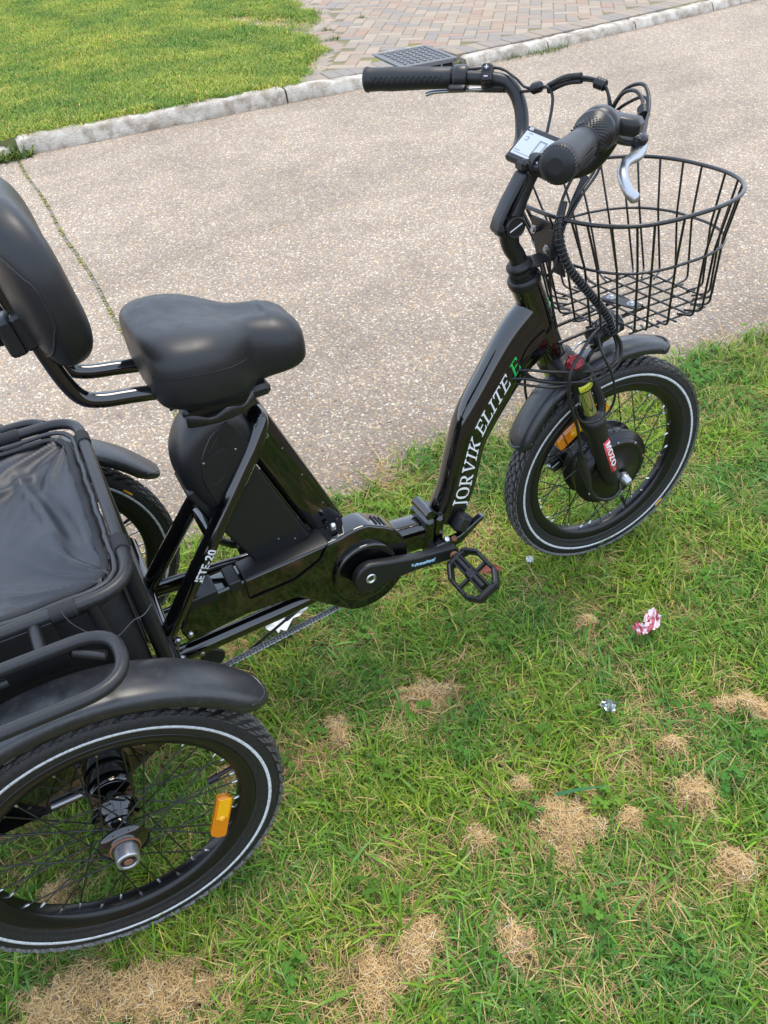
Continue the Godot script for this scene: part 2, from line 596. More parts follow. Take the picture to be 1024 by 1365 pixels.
func reflector(parent: Node3D, at: Vector3, ang: float, length: float, wide: float, zt: float) -> void:
	var b := Basis(Vector3.BACK, ang)
	var st := nst()
	var h := length * 0.5; var q := wide * 0.5
	plate(st, rounded([Vector2(-h, -q), Vector2(h * 0.8, -q), Vector2(h, -q * 0.2), Vector2(h, q), Vector2(-h * 0.8, q), Vector2(-h, q * 0.2)], 0.005, 3), -0.005, 0.005, 0.0015, Transform3D(b, at))
	var r := part("reflector", st, M.amber, parent)
	st = nst()
	box(st, at + b * v(h * 0.45, 0, 0.0052), v(h * 0.95, wide * 0.72, 0.002), 0.0006, b)
	lathe(st, [Vector2(0.006, 0.0), Vector2(0.006, 0.0072), Vector2(0.003, 0.0085)], Transform3D(b, at), 12)
	part("reflector_facet", st, M.amber2, parent)

# ------------------------------------------------------------------ the tricycle
func rear_wheel(t: Node3D, z: float, spin: float, outer: float) -> void:
	var w := group("rear_wheel", t, Transform3D(Basis.IDENTITY, v(0, R, z)))
	tyre_and_spokes(w, spin, 0.031, 0.026)
	var st := nst()
	var o := outer
	lathe(st, [Vector2(0.024, -o * 0.045), Vector2(0.026, -o * 0.034), Vector2(0.036, -o * 0.031), Vector2(0.0365, -o * 0.026), Vector2(0.024, -o * 0.021), Vector2(0.024, -o * 0.014), Vector2(0.0215, -o * 0.012), Vector2(0.0175, -o * 0.005), Vector2(0.0165, o * 0.012), Vector2(0.0185, o * 0.02), Vector2(0.0365, o * 0.0245), Vector2(0.037, o * 0.029), Vector2(0.026, o * 0.033), Vector2(0.0205, o * 0.036), Vector2(0.0205, o * 0.04)], Transform3D(), 40)
	part("hub", st, M.gloss, w)
	st = nst()
	lathe(st, [Vector2(0.02, -o * 0.075), Vector2(0.031, -o * 0.073), Vector2(0.032, -o * 0.067), Vector2(0.029, -o * 0.062), Vector2(0.02, -o * 0.06)], Transform3D(), 36)
	part("inner_bearing", st, M.gloss, w)
	st = nst()
	lathe(st, [Vector2(0.0318, -o * 0.0675), Vector2(0.0325, -o * 0.066), Vector2(0.0318, -o * 0.0645)], Transform3D(), 36, true)
	part("rust_ring", st, M.rust, w)
	st = nst()
	lathe(st, [Vector2(0.0205, o * 0.0355), Vector2(0.0225, o * 0.0362), Vector2(0.0225, o * 0.0385), Vector2(0.019, o * 0.0392)], Transform3D(), 32)
	part("rust_ring", st, M.rust, w)
	st = nst()
	lathe(st, [Vector2(0.0175, o * 0.039), Vector2(0.0178, o * 0.043), Vector2(0.0172, o * 0.0455), Vector2(0.0172, o * 0.0585), Vector2(0.0163, o * 0.061), Vector2(0.0125, o * 0.061), Vector2(0.0118, o * 0.0592), Vector2(0.0115, o * 0.0565)], Transform3D(), 40)
	part("axle_cap", st, M.silver, w)
	st = nst()
	lathe(st, [Vector2(0.0108, o * 0.056), Vector2(0.0108, o * 0.0592), Vector2(0.007, o * 0.0602), Vector2(0.0066, o * 0.0592)], Transform3D(), 6)
	part("axle_bolt", st, M.matte, w)
	st = nst()
	lathe(st, [Vector2(0.0064, o * 0.0585), Vector2(0.0064, o * 0.0612), Vector2(0.005, o * 0.0618)], Transform3D(), 16)
	part("bolt_core", st, M.rust, w)
	if o > 0:
		# on the spokes ahead of the hub
		reflector(w, v(0.139, -0.066, 0.012), 1.22, 0.098, 0.027, 0.0)

func rear_fender(t: Node3D, z: float) -> void:
	var st := nst()
	var rings := []
	var a0 := deg_to_rad(31.0); var a1 := deg_to_rad(172.0)
	var n := 48
	var sec := [[-0.041, -0.019], [-0.040, -0.008], [-0.0385, -0.003], [-0.036, 0.0005], [-0.030, 0.0035], [-0.019, 0.0055], [0.0, 0.0065], [0.019, 0.0055], [0.030, 0.0035], [0.036, 0.0005], [0.0385, -0.003], [0.040, -0.008], [0.041, -0.019], [0.0385, -0.019], [0.0372, -0.008], [0.034, -0.0025], [0.028, 0.0005], [0.018, 0.0025], [0.0, 0.0035], [-0.018, 0.0025], [-0.028, 0.0005], [-0.034, -0.0025], [-0.0372, -0.008], [-0.0385, -0.019]]
	for i in n + 1:
		var f := float(i) / n
		var a := lerpf(a0, a1, f)
		var tip := clampf((f) / 0.055, 0.0, 1.0)
		var wd := lerpf(0.55, 1.0, sqrt(tip))
		var ring := PackedVector3Array()
		for q in sec:
			var rr: float = 0.297 + q[1] * lerpf(0.5, 1.0, tip) + (1.0 - tip) * 0.006
			ring.append(v(rr * cos(a), rr * sin(a), q[0] * wd))
		rings.append(ring)
	loft(st, rings)
	var f := part("rear_fender", st, M.fender, t, Transform3D(Basis.IDENTITY, v(0, R, z)))
	st = nst()
	var lip := []
	for i in 9:
		var s := (i - 4) / 4.0
		var a := a0 + 0.012 + 0.10 * pow(absf(s), 2.2)
		lip.append(v(0.3045 * cos(a), 0.3045 * sin(a), s * 0.037) - v(cos(a), sin(a), 0) * (0.012 * pow(absf(s), 3.0)))
	sweep(st, smoothed(lip, 3), 0.0028, 6)
	part("fender_lip", st, M.fender, f)

func rear_rack(t: Node3D) -> void:
	# rim tube of the rear basket, its uprights and floor
	var rimy := 0.622
	var c := cornered([v(0.145, rimy, 0.255), v(0.145, rimy, -0.255), v(-0.47, rimy, -0.255), v(-0.47, rimy, 0.255)], 0.062, 8, true)
	var st := nst()
	sweep(st, c, 0.0094, 14, true)
	var rack := part("rear_basket_frame", st, M.tube, t)
	for s in [-1.0, 1.0]:
		for x in [0.085, -0.11, -0.30]:
			st = nst()
			rod(st, v(x, rimy - 0.006, s * 0.253), v(x + 0.012, 0.35, s * 0.24), 0.0088)
			part("upright", st, M.tube, rack)
		st = nst()
		rod(st, v(0.143, rimy - 0.006, s * 0.2), v(0.147, 0.365, s * 0.188), 0.0115)
		part("upright", st, M.tube, rack)
		st = nst()
		rod(st, v(-0.47, rimy - 0.006, s * 0.2), v(-0.45, 0.365, s * 0.188), 0.0115)
		part("upright", st, M.tube, rack)
	st = nst()
	sweep(st, cornered([v(0.147, 0.36, 0.235), v(0.147, 0.36, -0.235), v(-0.45, 0.36, -0.235), v(-0.45, 0.36, 0.235)], 0.05, 5, true), 0.011, 10, true)
	part("floor_rail", st, M.tube, rack)
	st = nst()
	for k in 6:
		rod(st, v(0.147, 0.352, -0.2 + k * 0.08), v(-0.45, 0.352, -0.2 + k * 0.08), 0.004, 6)
	part("floor_wires", st, M.tube, rack)
	# hanging plates that carry the guard loops
	for s in [-1.0, 1.0]:
		st = nst()
		box(st, v(-0.028, 0.575, s * 0.262), v(0.125, 0.085, 0.004), 0.001)
		var pl := part("loop_plate", st, M.matte, rack)
		for x in [-0.055, 0.012]:
			st = nst()
			rod(st, v(x, 0.617, s * 0.262), v(x + 0.004, 0.617, s * 0.312), 0.0085)
			part("plate_stud", st, M.matte, pl)
	st = nst()
	sweep(st, cornered([v(0.092, 0.622, -0.262), v(0.07, 0.622, -0.288), v(-0.3, 0.622, -0.288)], 0.03, 6), 0.0082, 14)
	part("side_bar", st, M.tube, t)
	for s in [1.0]:
		st = nst()
		var fx := 0.104 if s > 0 else 0.05
		var sh := 0.0 if s > 0 else 0.03
		var lp := cornered([v(fx, 0.62, s * (0.318 - sh)), v(-0.24, 0.62, s * (0.318 - sh)), v(-0.24, 0.62, s * (0.418 - sh)), v(fx, 0.62, s * (0.418 - sh))], 0.056, 8, true)
		sweep(st, lp, 0.0086, 14, true)
		var loop := part("guard_loop", st, M.tube, t)
		st = nst()
		rod(st, v(0.05, 0.608, s * 0.322), v(0.085, 0.6, s * 0.34), 0.006, 8)
		rod(st, v(-0.12, 0.6, s * 0.322), v(-0.03, 0.603, s * 0.322), 0.006, 8)
		part("loop_brace", st, M.tube, loop)
	# the cloth bag and its lid
	st = nst()
	var rings := []
	for e in [[0.352, 0.97], [0.36, 1.0], [0.48, 1.004], [0.575, 1.0], [0.58, 0.985]]:
		var ring := PackedVector3Array()
		for q in rounded([Vector2(0.125 , 0.228), Vector2(0.125, -0.228), Vector2(-0.45, -0.228), Vector2(-0.45, 0.228)], 0.045, 6):
			ring.append(v(-0.1625 + (q.x + 0.1625) * e[1], e[0], q.y * e[1]))
		rings.append(ring)
	loft(st, rings)
	var bag := part("cargo_bag", st, M.cloth, t)
	for z in [0.06, 0.175]:
		st = nst()
		box(st, v(0.1262, 0.46, z), v(0.003, 0.23, 0.03), 0.001)
		part("bag_webbing", st, M.cloth, bag)
	lid(bag)
	for q in [[v(0.052, 0.622, 0.255), 0.0], [v(0.145, 0.622, 0.158), 90.0], [v(0.145, 0.622, -0.17), 90.0], [v(0.03, 0.622, -0.255), 0.0], [v(-0.2, 0.622, 0.255), 0.0]]:
		st = nst()
		var b := Basis(Vector3.UP, deg_to_rad(q[1]))
		var prof := []
		for k in 17:
			prof.append(Vector2(0.0114 + 0.0008 * sin(k * 2.3), -0.0165 + 0.033 * k / 16.0))
		prof.push_front(Vector2(0.0092, -0.0165)); prof.push_back(Vector2(0.0092, 0.0165))
		lathe(st, prof, Transform3D(b * Basis(Vector3.UP, PI * 0.5), q[0]), 20)
		var inw: Vector3 = b * v(0, 0, -signf(q[0].z) if q[1] == 0.0 else -1.0)
		box(st, q[0] + inw * 0.014 + v(0, -0.009, 0), (b * v(0.032, 0.006, 0.026)).abs(), 0.001)
		part("hook_and_loop_strap", st, M.weave, bag)
	st = nst()
	var th := []
	for q in [[0.051, 0.634, 0.27], [0.054, 0.626, 0.271], [0.057, 0.614, 0.272], [0.067, 0.594, 0.27], [0.075, 0.585, 0.27], [0.087, 0.56, 0.263], [0.1, 0.549, 0.256], [0.115, 0.548, 0.246], [0.128, 0.546, 0.238], [0.143, 0.546, 0.228], [0.158, 0.545, 0.215]]:
		th.append(v(q[0] + rng.randf_range(-0.004, 0.004), q[1] + rng.randf_range(-0.005, 0.005), q[2]))
	sweep(st, smoothed(th, 5), 0.0009, 5)
	part("loose_thread", st, M.thread, bag)

func lid_height(x: float, z: float) -> float:
	# x back from the front edge, z across: taut at the corners, sagging with folds between
	var ex := (0.125 - x) / 0.575
	var ez := z / 0.228
	var edge := minf(minf(0.125 - x, x + 0.45), 0.228 - absf(z))
	var h := 0.612 - 0.014 * clampf(edge / 0.1, 0.0, 1.0)
	# folds fanning from the front corners
	for c in [[0.118, -0.215, 1.0, 0.3], [0.118, 0.21, -1.0, 1.7]]:
		var dx: float = 0.125 - x + 0.01; var dz: float = (z - c[1]) * c[2] + 0.01
		var d := sqrt(dx * dx + dz * dz)
		var a := atan2(dz, dx)
		var w: float = a * 5.0 + c[3] + 0.5 * sin(d * 13.0 + c[3])
		var ridge := 1.0 - absf(sin(w))
		var ridge2 := 1.0 - absf(sin(a * 11.0 + 1.0 + 0.8 * sin(d * 21.0)))
		h += (0.016 * pow(ridge, 2.2) + 0.006 * pow(ridge2, 2.0) - 0.005) * exp(-pow(d / 0.19, 2.0)) * clampf(d / 0.03, 0.0, 1.0) * clampf(edge / 0.012, 0.0, 1.0)
	# one long crease parallel to the front edge and one across
	var cr := x - (0.045 + 0.02 * sin(z * 11.0 + 0.5))
	h += 0.010 * exp(-pow(cr / 0.010, 2.0)) * clampf(1.0 - pow((z + 0.02) / 0.16, 2.0), 0.0, 1.0)
	h -= 0.009 * exp(-pow((cr - 0.022) / 0.013, 2.0)) * clampf(1.0 - pow((z + 0.02) / 0.16, 2.0), 0.0, 1.0)
	var k := x * 0.55 + z + 0.115
	h += 0.009 * exp(-pow(k / 0.008, 2.0)) * clampf((0.11 - x) * 10.0, 0.0, 1.0)
	h += 0.004 * sin(x * 23.0 + z * 9.0) * sin(z * 14.0 - x * 6.0 + 1.0) * clampf(edge / 0.08, 0.0, 1.0)
	h += 0.0024 * (1.0 - 2.0 * absf(sin(z * 23.0 + x * 15.0 + 1.3 * sin(x * 40.0)))) * (0.5 + 0.5 * sin(x * 29.0 - z * 17.0)) * clampf(edge / 0.04, 0.0, 1.0)
	return h

func lid(bag: Node3D) -> void:
	var st := nst()
	var n := 150; var m := 130
	var p := PackedVector3Array()
	for i in n + 1:
		for j in m + 1:
			var x := lerpf(-0.45, 0.122, float(i) / n)
			var z := lerpf(-0.225, 0.225, float(j) / m)
			# rounded corners
			var cx := absf(x + 0.164) - 0.246; var cz := absf(z) - 0.185
			if cx > 0 and cz > 0:
				var l := sqrt(cx * cx + cz * cz)
				if l > 0.04:
					x = -0.164 + signf(x + 0.164) * (0.246 + cx * 0.04 / l)
					z = signf(z) * (0.185 + cz * 0.04 / l)
			p.append(v(x, lid_height(x, z), z))
	var idx := PackedInt32Array()
	for i in n:
		for j in m:
			var a := i * (m + 1) + j
			idx.append_array([a, a + 1, a + m + 2, a, a + m + 2, a + m + 1])
	gid += 1
	st.set_smooth_group(gid)
	for k in range(0, idx.size(), 3):
		st.add_vertex(p[idx[k]]); st.add_vertex(p[idx[k + 2]]); st.add_vertex(p[idx[k + 1]])
	M.fabric.cull_mode = BaseMaterial3D.CULL_DISABLED
	part("bag_lid", st, M.fabric, bag)
	st = nst()
	var c := cornered([v(0.13, 0.617, 0.233), v(0.13, 0.617, -0.233), v(-0.455, 0.617, -0.233), v(-0.455, 0.617, 0.233)], 0.05, 8, true)
	var wob := PackedVector3Array()
	var full := PackedVector3Array()
	for i in c.size():
		var a := c[i]; var b := c[(i + 1) % c.size()]
		var k := maxi(1, int(a.distance_to(b) / 0.012))
		for j in k: full.append(a.lerp(b, float(j) / k))
	for i in full.size():
		var q := full[i]
		wob.append(q + v(0.0009 * sin(i * 0.9) + 0.0007 * sin(i * 2.3), 0.0012 * sin(i * 0.7 + 1.0), 0.0009 * sin(i * 0.8 + 2.0)))
	sweep(st, wob, 0.0045, 8, true, 0.9, 1.0)
	part("piping", st, M.fabric, bag)
	st = nst()
	var zip := PackedVector3Array()
	for q in wob: zip.append(v(-0.1625 + (q.x + 0.1625) * 0.955, q.y - 0.002, q.z * 0.935))
	sweep(st, zip, 0.0034, 6, true, 0.6, 1.9)
	part("zip", st, M.weave, bag)
	# the mesh window set in the lid
	st = nst()
	var pp := PackedVector3Array()
	for q in [[-0.04, -0.15], [-0.10, -0.045], [-0.14, -0.16], [-0.06, -0.2]]:
		pp.append(v(q[0], lid_height(q[0], q[1]) + 0.003, q[1]))
	emit(st, PackedVector3Array([pp[0], pp[1], pp[2], pp[3], pp[0] - v(0, 0.004, 0), pp[1] - v(0, 0.004, 0), pp[2] - v(0, 0.004, 0), pp[3] - v(0, 0.004, 0)]), PackedInt32Array([0, 1, 2, 0, 2, 3, 4, 6, 5, 4, 7, 6]), false, false)
	part("mesh_window", st, M.cloth, bag)

func axle(t: Node3D) -> void:
	var st := nst()
	rod(st, v(0, R, 0.315), v(0, R, -0.315), 0.011)
	part("rear_axle", st, M.gloss, t)
	for s in [-1.0, 1.0]:
		st = nst()
		plate(st, rounded([Vector2(-0.33, 0.262), Vector2(-0.33, 0.234), Vector2(0.02, 0.236), Vector2(0.16, 0.31), Vector2(0.16, 0.352), Vector2(-0.33, 0.352)], 0.008, 2), s * 0.232 - 0.004, s * 0.232 + 0.004, 0.001, Transform3D())
		var pl := part("axle_side_plate", st, M.gloss, t)
		st = nst()
		lathe(st, [Vector2(0.033, -0.02), Vector2(0.036, -0.016), Vector2(0.036, 0.016), Vector2(0.033, 0.02)], Transform3D(Basis.IDENTITY, v(0, R, s * 0.252)), 28)
		part("bearing_housing", st, M.gloss, pl)
		st = nst()
		rod(st, v(-0.09, 0.252, s * 0.24), v(-0.02, 0.252, s * 0.24), 0.0055)
		part("side_rail", st, M.steel, pl)
		for x in [-0.03, -0.08, 0.06]:
			st = nst()
			lathe(st, [Vector2(0.006, 0.0), Vector2(0.006, 0.004), Vector2(0.004, 0.0055)], Transform3D(Basis.IDENTITY, v(x, 0.315, s * 0.236 + (0.0 if s > 0 else -0.006))), 6)
			part("plate_bolt", st, M.matte, pl)
	st = nst()
	rod(st, v(0.155, 0.335, 0.23), v(0.155, 0.335, -0.23), 0.014)
	rod(st, v(0.06, 0.31, 0.22), v(0.06, 0.31, -0.22), 0.012)
	part("rear_crossbar", st, M.gloss, t)
	st = nst()
	for k in 2:
		lathe(st, [Vector2(0.034, -0.003), Vector2(0.037, 0.0), Vector2(0.034, 0.003)], Transform3D(Basis.IDENTITY, v(0.0, R, 0.03 + k * 0.008)), 28)
	part("rear_sprocket", st, M.chain, t)
	# mech and small bright fittings where the chainstay meets the axle frame
	st = nst()
	box(st, v(0.168, 0.318, 0.075), v(0.012, 0.03, 0.012), 0.003, Basis(Vector3.BACK, -0.5))
	lathe(st, [Vector2(0.012, -0.002), Vector2(0.0125, 0.0), Vector2(0.009, 0.003)], Transform3D(Basis.IDENTITY, v(0.165, 0.27, 0.068)), 16)
	lathe(st, [Vector2(0.006, -0.002), Vector2(0.006, 0.006), Vector2(0.004, 0.008)], Transform3D(Basis.IDENTITY, v(0.205, 0.262, 0.06)), 6)
	part("adjuster", st, M.steel, t)
	st = nst()
	box(st, v(0.215, 0.235, 0.035), v(0.02, 0.055, 0.014), 0.003, Basis(Vector3.BACK, -0.3))
	lathe(st, [Vector2(0.021, -0.003), Vector2(0.024, 0.0), Vector2(0.021, 0.003)], Transform3D(Basis.IDENTITY, v(0.222, 0.21, 0.034)), 14, false, false)
	part("chain_tensioner", st, M.matte, t)

func frame(t: Node3D) -> void:
	var st := nst()
	# head tube
	var htop := v(0.952, 0.742, 0); var hbot := v(1.022, 0.567, 0)
	var ax := (htop - hbot).normalized()
	rod(st, htop, hbot, [0.0285, 0.028, 0.028, 0.029], 32)
	var fr := part("main_frame", st, M.gloss, t, FR)
	st = nst()
	lathe(st, [Vector2(0.0292, -0.004), Vector2(0.0308, 0.002), Vector2(0.0308, 0.009), Vector2(0.0285, 0.013), Vector2(0.027, 0.014)], FR.affine_inverse() * (FR * disc_axis(htop, ax)), 32)
	lathe(st, [Vector2(0.0235, 0.014), Vector2(0.0235, 0.02)], disc_axis(htop, ax), 32)
	part("headset_cup", st, M.matte, fr)
	st = nst()
	lathe(st, [Vector2(0.0225, 0.02), Vector2(0.0245, 0.021), Vector2(0.0245, 0.029), Vector2(0.0225, 0.03)], disc_axis(htop, ax), 8, false, false)
	lathe(st, [Vector2(0.021, 0.031), Vector2(0.0238, 0.032), Vector2(0.0238, 0.038), Vector2(0.019, 0.042), Vector2(0.0158, 0.046)], disc_axis(htop, ax), 24)
	part("headset_locknut", st, M.matte, fr)
	st = nst()
	lathe(st, [Vector2(0.0295, -0.014), Vector2(0.0315, -0.011), Vector2(0.0315, 0.0), Vector2(0.0295, 0.004)], disc_axis(hbot, ax), 32)
	part("headset_cup", st, M.matte, fr)
	# the curved step-through tube
	var up := [v(0.952, 0.712, 0), v(0.905, 0.668, 0), v(0.848, 0.59, 0), v(0.80, 0.518, 0), v(0.771, 0.43, 0), v(0.752, 0.365, 0), v(0.722, 0.30, 0)]
	var lo := [v(1.015, 0.6, 0), v(0.95, 0.557, 0), v(0.89, 0.487, 0), v(0.855, 0.436, 0), v(0.84, 0.388, 0), v(0.826, 0.338, 0), v(0.79, 0.262, 0)]
	var a := smoothed(up, 8); var b := smoothed(lo, 8)
	st = nst()
	var rings := []
	for i in a.size():
		var c := (a[i] + b[i]) * 0.5
		var h := (a[i] - b[i]) * 0.5
		var ring := PackedVector3Array()
		for j in 28:
			var an := TAU * j / 28
			var ca := cos(an); var sa := sin(an)
			ring.append(c + h * signf(ca) * pow(absf(ca), 0.8) + v(0, 0, 0.0275) * signf(sa) * pow(absf(sa), 0.62))
		rings.append(ring)
	loft(st, rings)
	var dt := part("curved_down_tube", st, M.gloss, fr)
	# lettering along the tube's right side
	var mid := PackedVector3Array()
	var ups := PackedVector3Array()
	var hs := PackedFloat32Array()
	for i in range(a.size() - 1, -1, -1):
		mid.append(a[i].lerp(b[i], 0.53)); ups.append((a[i] - b[i]).normalized()); hs.append(a[i].distance_to(b[i]) * 0.5)
	var lens := PackedFloat32Array([0.0])
	for i in range(1, mid.size()): lens.append(lens[i - 1] + mid[i].distance_to(mid[i - 1]))
	var where := func(s: float, y: float, out: float) -> Vector3:
		var i := 0
		while i < lens.size() - 2 and lens[i + 1] < s: i += 1
		var f := (s - lens[i]) / (lens[i + 1] - lens[i])
		var c := mid[i].lerp(mid[i + 1], f)
		var u := ups[i].lerp(ups[i + 1], f).normalized()
		var hh := lerpf(hs[i], hs[i + 1], f)
		var ca := pow(minf(absf(y - 0.06 * hh) / hh, 0.98), 1.0 / 0.8)
		var zz := 0.0275 * pow(sqrt(1.0 - ca * ca), 0.62)
		return c + u * y + v(0, 0, zz + out)
	st = nst()
	var off := 0.046
	var l1 := lettering(st, "JORVIK ELITE", "Droid Serif", 0.0305, func(s, y, o): return where.call(s + off, y, o), 0.0008, false, 0.0)
	part("white_lettering", st, M.white, dt)
	st = nst()
	var off2 := off + l1 + 0.010
	lettering(st, "E", "Droid Serif", 0.0305, func(s, y, o): return where.call(s + off2, y, o), 0.0008, false, 0.0)
	part("green_letter", st, M.green, dt)
	# emblem on the front of the head tube
	st = nst()
	var hb := disc_axis(htop.lerp(hbot, 0.35), v(ax.y, -ax.x, 0) * 0.8 + v(0, 0, 0.6))
	for k in 3:
		box(st, hb.origin + hb.basis.z * 0.0284 + ax * (0.012 - 0.013 * k) , v(0.004, 0.009, 0.0012), 0.0004, hb.basis)
	part("green_emblem", st, M.green, fr)
	# hinge at the foot of the tube
	st = nst()
	box(st, v(0.706, 0.276, 0), v(0.022, 0.085, 0.072), 0.006, Basis(Vector3.BACK, -0.12))
	box(st, v(0.729, 0.275, 0), v(0.02, 0.085, 0.072), 0.006, Basis(Vector3.BACK, -0.12))
	rod(st, v(0.712, 0.327, 0.03), v(0.712, 0.327, -0.03), 0.011, 16)
	rod(st, v(0.712, 0.3, -0.044), v(0.712, 0.25, -0.044), 0.008, 12)
	var hinge := part("folding_hinge", st, M.gloss, fr)
	st = nst()
	plate(st, rounded([Vector2(0.695, 0.258), Vector2(0.715, 0.236), Vector2(0.77, 0.243), Vector2(0.83, 0.286), Vector2(0.82, 0.29), Vector2(0.765, 0.262), Vector2(0.715, 0.262)], 0.004, 2), 0.034, 0.05, 0.002)
	part("hinge_lever", st, M.gloss, hinge)
	st = nst()
	box(st, v(0.778, 0.285, 0.036), v(0.034, 0.04, 0.03), 0.007, Basis(Vector3.BACK, -0.6), 0.009)
	part("lever_pad", st, M.rubber, hinge)
	for q in [[v(0.735, 0.268, 0.048), M.alloy], [v(0.751, 0.263, 0.05), M.rust]]:
		st = nst()
		lathe(st, [Vector2(0.0065, -0.004), Vector2(0.0065, 0.003), Vector2(0.0045, 0.0045), Vector2(0.0035, 0.003)], disc_axis(q[0], v(0, 0.6, 0.8)), 6)
		part("hinge_bolt", st, q[1], hinge)
	# lower main tube
	st = nst()
	sweep(st, PackedVector3Array([v(0.71, 0.272, 0), v(0.5, 0.3, 0)]), 0.037, 24, false, 0.95, 0.8, Vector3.UP, 0.6)
	part("main_tube", st, M.gloss, fr)
	# bottom bracket and seat tube
	st = nst()
	rod(st, v(0.537, 0.302, -0.05), v(0.537, 0.302, 0.06), 0.024, 24)
	part("bottom_bracket", st, M.gloss, fr)
	st = nst()
	var sd := v(-0.36, 0.933, 0)
	var s0 := v(0.522, 0.335, 0); var s1 := s0 + sd * 0.40
	sweep(st, PackedVector3Array([s0, s1]), 0.034, 32, false, 1.0, 0.72, v(1, 0, 0), 0.55)
	var seat_tube := part("seat_tube", st, M.gloss, fr)
	st = nst()
	rod(st, s1 - sd * 0.02, s1 + sd * 0.1, 0.0165, 20)
	part("seat_post", st, M.gloss, fr)
	# the faint sticker outline and small rivets on the seat tube
	st = nst()
	var sx := disc_axis(s0 + sd * 0.33 + v(0.008, 0.003, 0.0246), v(0, 0, 1))
	var sb := Basis(sd, sd.cross(v(0, 0, 1)) * -1.0, v(0, 0, 1))
	for q in [[v(0.0, 0.017, 0), v(0.046, 0.0008, 0.0006)], [v(0.0, -0.003, 0), v(0.046, 0.0008, 0.0006)], [v(-0.023, 0.007, 0), v(0.0008, 0.02, 0.0006)], [v(-0.01, 0.007, 0), v(0.0008, 0.014, 0.0006)], [v(0.003, 0.007, 0), v(0.0008, 0.014, 0.0006)]]:
		box(st, sx.origin + sb * q[0], q[1], 0.0002, sb)
	part("sticker_outline", st, M.label, seat_tube)
	st = nst()
	for k in [0.12, 0.2, 0.27]:
		ball(st, s0 + sd * k + v(0.016, 0.006, 0.0238), v(0.0018, 0.0018, 0.001), 5)
	part("rivet", st, M.steel, seat_tube)
	st = nst()
	sweep(st, PackedVector3Array([s0 + sd * 0.03 + v(-0.035, -0.013, 0.022), s0 + sd * 0.26 + v(-0.033, -0.013, 0.022)]), 0.0035, 8)
	part("battery_rail", st, M.gloss, seat_tube)
	# battery and its rounded control head
	st = nst()
	plate(st, rounded([Vector2(0.455, 0.402), Vector2(0.384, 0.596), Vector2(0.36, 0.61), Vector2(0.262, 0.58), Vector2(0.352, 0.379), Vector2(0.405, 0.374), Vector2(0.413, 0.395)], 0.008, 3), -0.041, 0.041, 0.004, Transform3D(), true, 3)
	var bat := part("battery", st, M.plastic, fr)
	for q in [Vector2(0.395, 0.425), Vector2(0.378, 0.393), Vector2(0.425, 0.412), Vector2(0.31, 0.5)]:
		st = nst()
		ball(st, v(q.x, q.y, 0.0412), v(0.0022, 0.0022, 0.0012), 5)
		part("battery_screw", st, M.steel, bat)
	st = nst()
	var cp := rounded([Vector2(0.376, 0.708), Vector2(0.335, 0.716), Vector2(0.290, 0.69), Vector2(0.262, 0.64), Vector2(0.262, 0.585), Vector2(0.302, 0.497), Vector2(0.34, 0.515), Vector2(0.405, 0.62), Vector2(0.405, 0.66)], 0.03, 6)
	var cc0 := Vector2(0.338, 0.615)
	var cr := []
	for k in 15:
		var la := PI * (k + 0.6) / 15.2
		var ring := PackedVector3Array()
		for q in cp:
			var w := cc0 + (q - cc0) * pow(sin(la), 0.34)
			ring.append(v(w.x, w.y, -0.049 * signf(cos(la)) * pow(absf(cos(la)), 0.6)))
		cr.append(ring)
	loft(st, cr)
	var ctl := part("controller_case", st, M.plastic, fr)
	st = nst()
	var face := rounded([Vector2(0.358, 0.692), Vector2(0.324, 0.676), Vector2(0.300, 0.64), Vector2(0.293, 0.605), Vector2(0.308, 0.535), Vector2(0.345, 0.55), Vector2(0.388, 0.63)], 0.012, 4)
	plate(st, face, 0.0440, 0.0496, 0.0016)
	var panel := part("case_panel", st, M.matte, ctl)
	for q in [Vector2(0.303, 0.632), Vector2(0.358, 0.638)]:
		st = nst()
		ball(st, v(q.x, q.y, 0.0497), v(0.0024, 0.0024, 0.0014), 5)
		part("panel_screw", st, M.steel, panel)
	st = nst()
	sweep(st, cornered([v(0.337, 0.672, 0.0496), v(0.311, 0.641, 0.0496), v(0.347, 0.642, 0.0496)], 0.006, 3, true), 0.0009, 5, true)
	sweep(st, cornered([v(0.336, 0.663, 0.0496), v(0.322, 0.646, 0.0496), v(0.339, 0.646, 0.0496)], 0.003, 2, true), 0.0008, 5, true)
	sweep(st, cornered([v(0.296, 0.606, 0.0496), v(0.31, 0.587, 0.0496), v(0.318, 0.589, 0.0496), v(0.333, 0.598, 0.0496)], 0.004, 2), 0.0008, 5)
	part("moulded_mark", st, M.plastic, panel)
	# rear stays
	st = nst()
	sweep(st, smoothed([v(0.408, 0.676, 0.012), v(0.409, 0.663, 0.034), v(0.388, 0.628, 0.045), v(0.345, 0.572, 0.05), v(0.255, 0.46, 0.06), v(0.155, 0.334, 0.07)], 7), 0.0152, 20)
	var stay := part("right_stay", st, M.gloss, fr)
	var sp := smoothed([v(0.408, 0.676, 0.012), v(0.409, 0.663, 0.034), v(0.388, 0.628, 0.045), v(0.345, 0.572, 0.05), v(0.255, 0.46, 0.06), v(0.155, 0.334, 0.07)], 7)
	sp.reverse()
	var sl := PackedFloat32Array([0.0])
	for i in range(1, sp.size()): sl.append(sl[i - 1] + sp[i].distance_to(sp[i - 1]))
	st = nst()
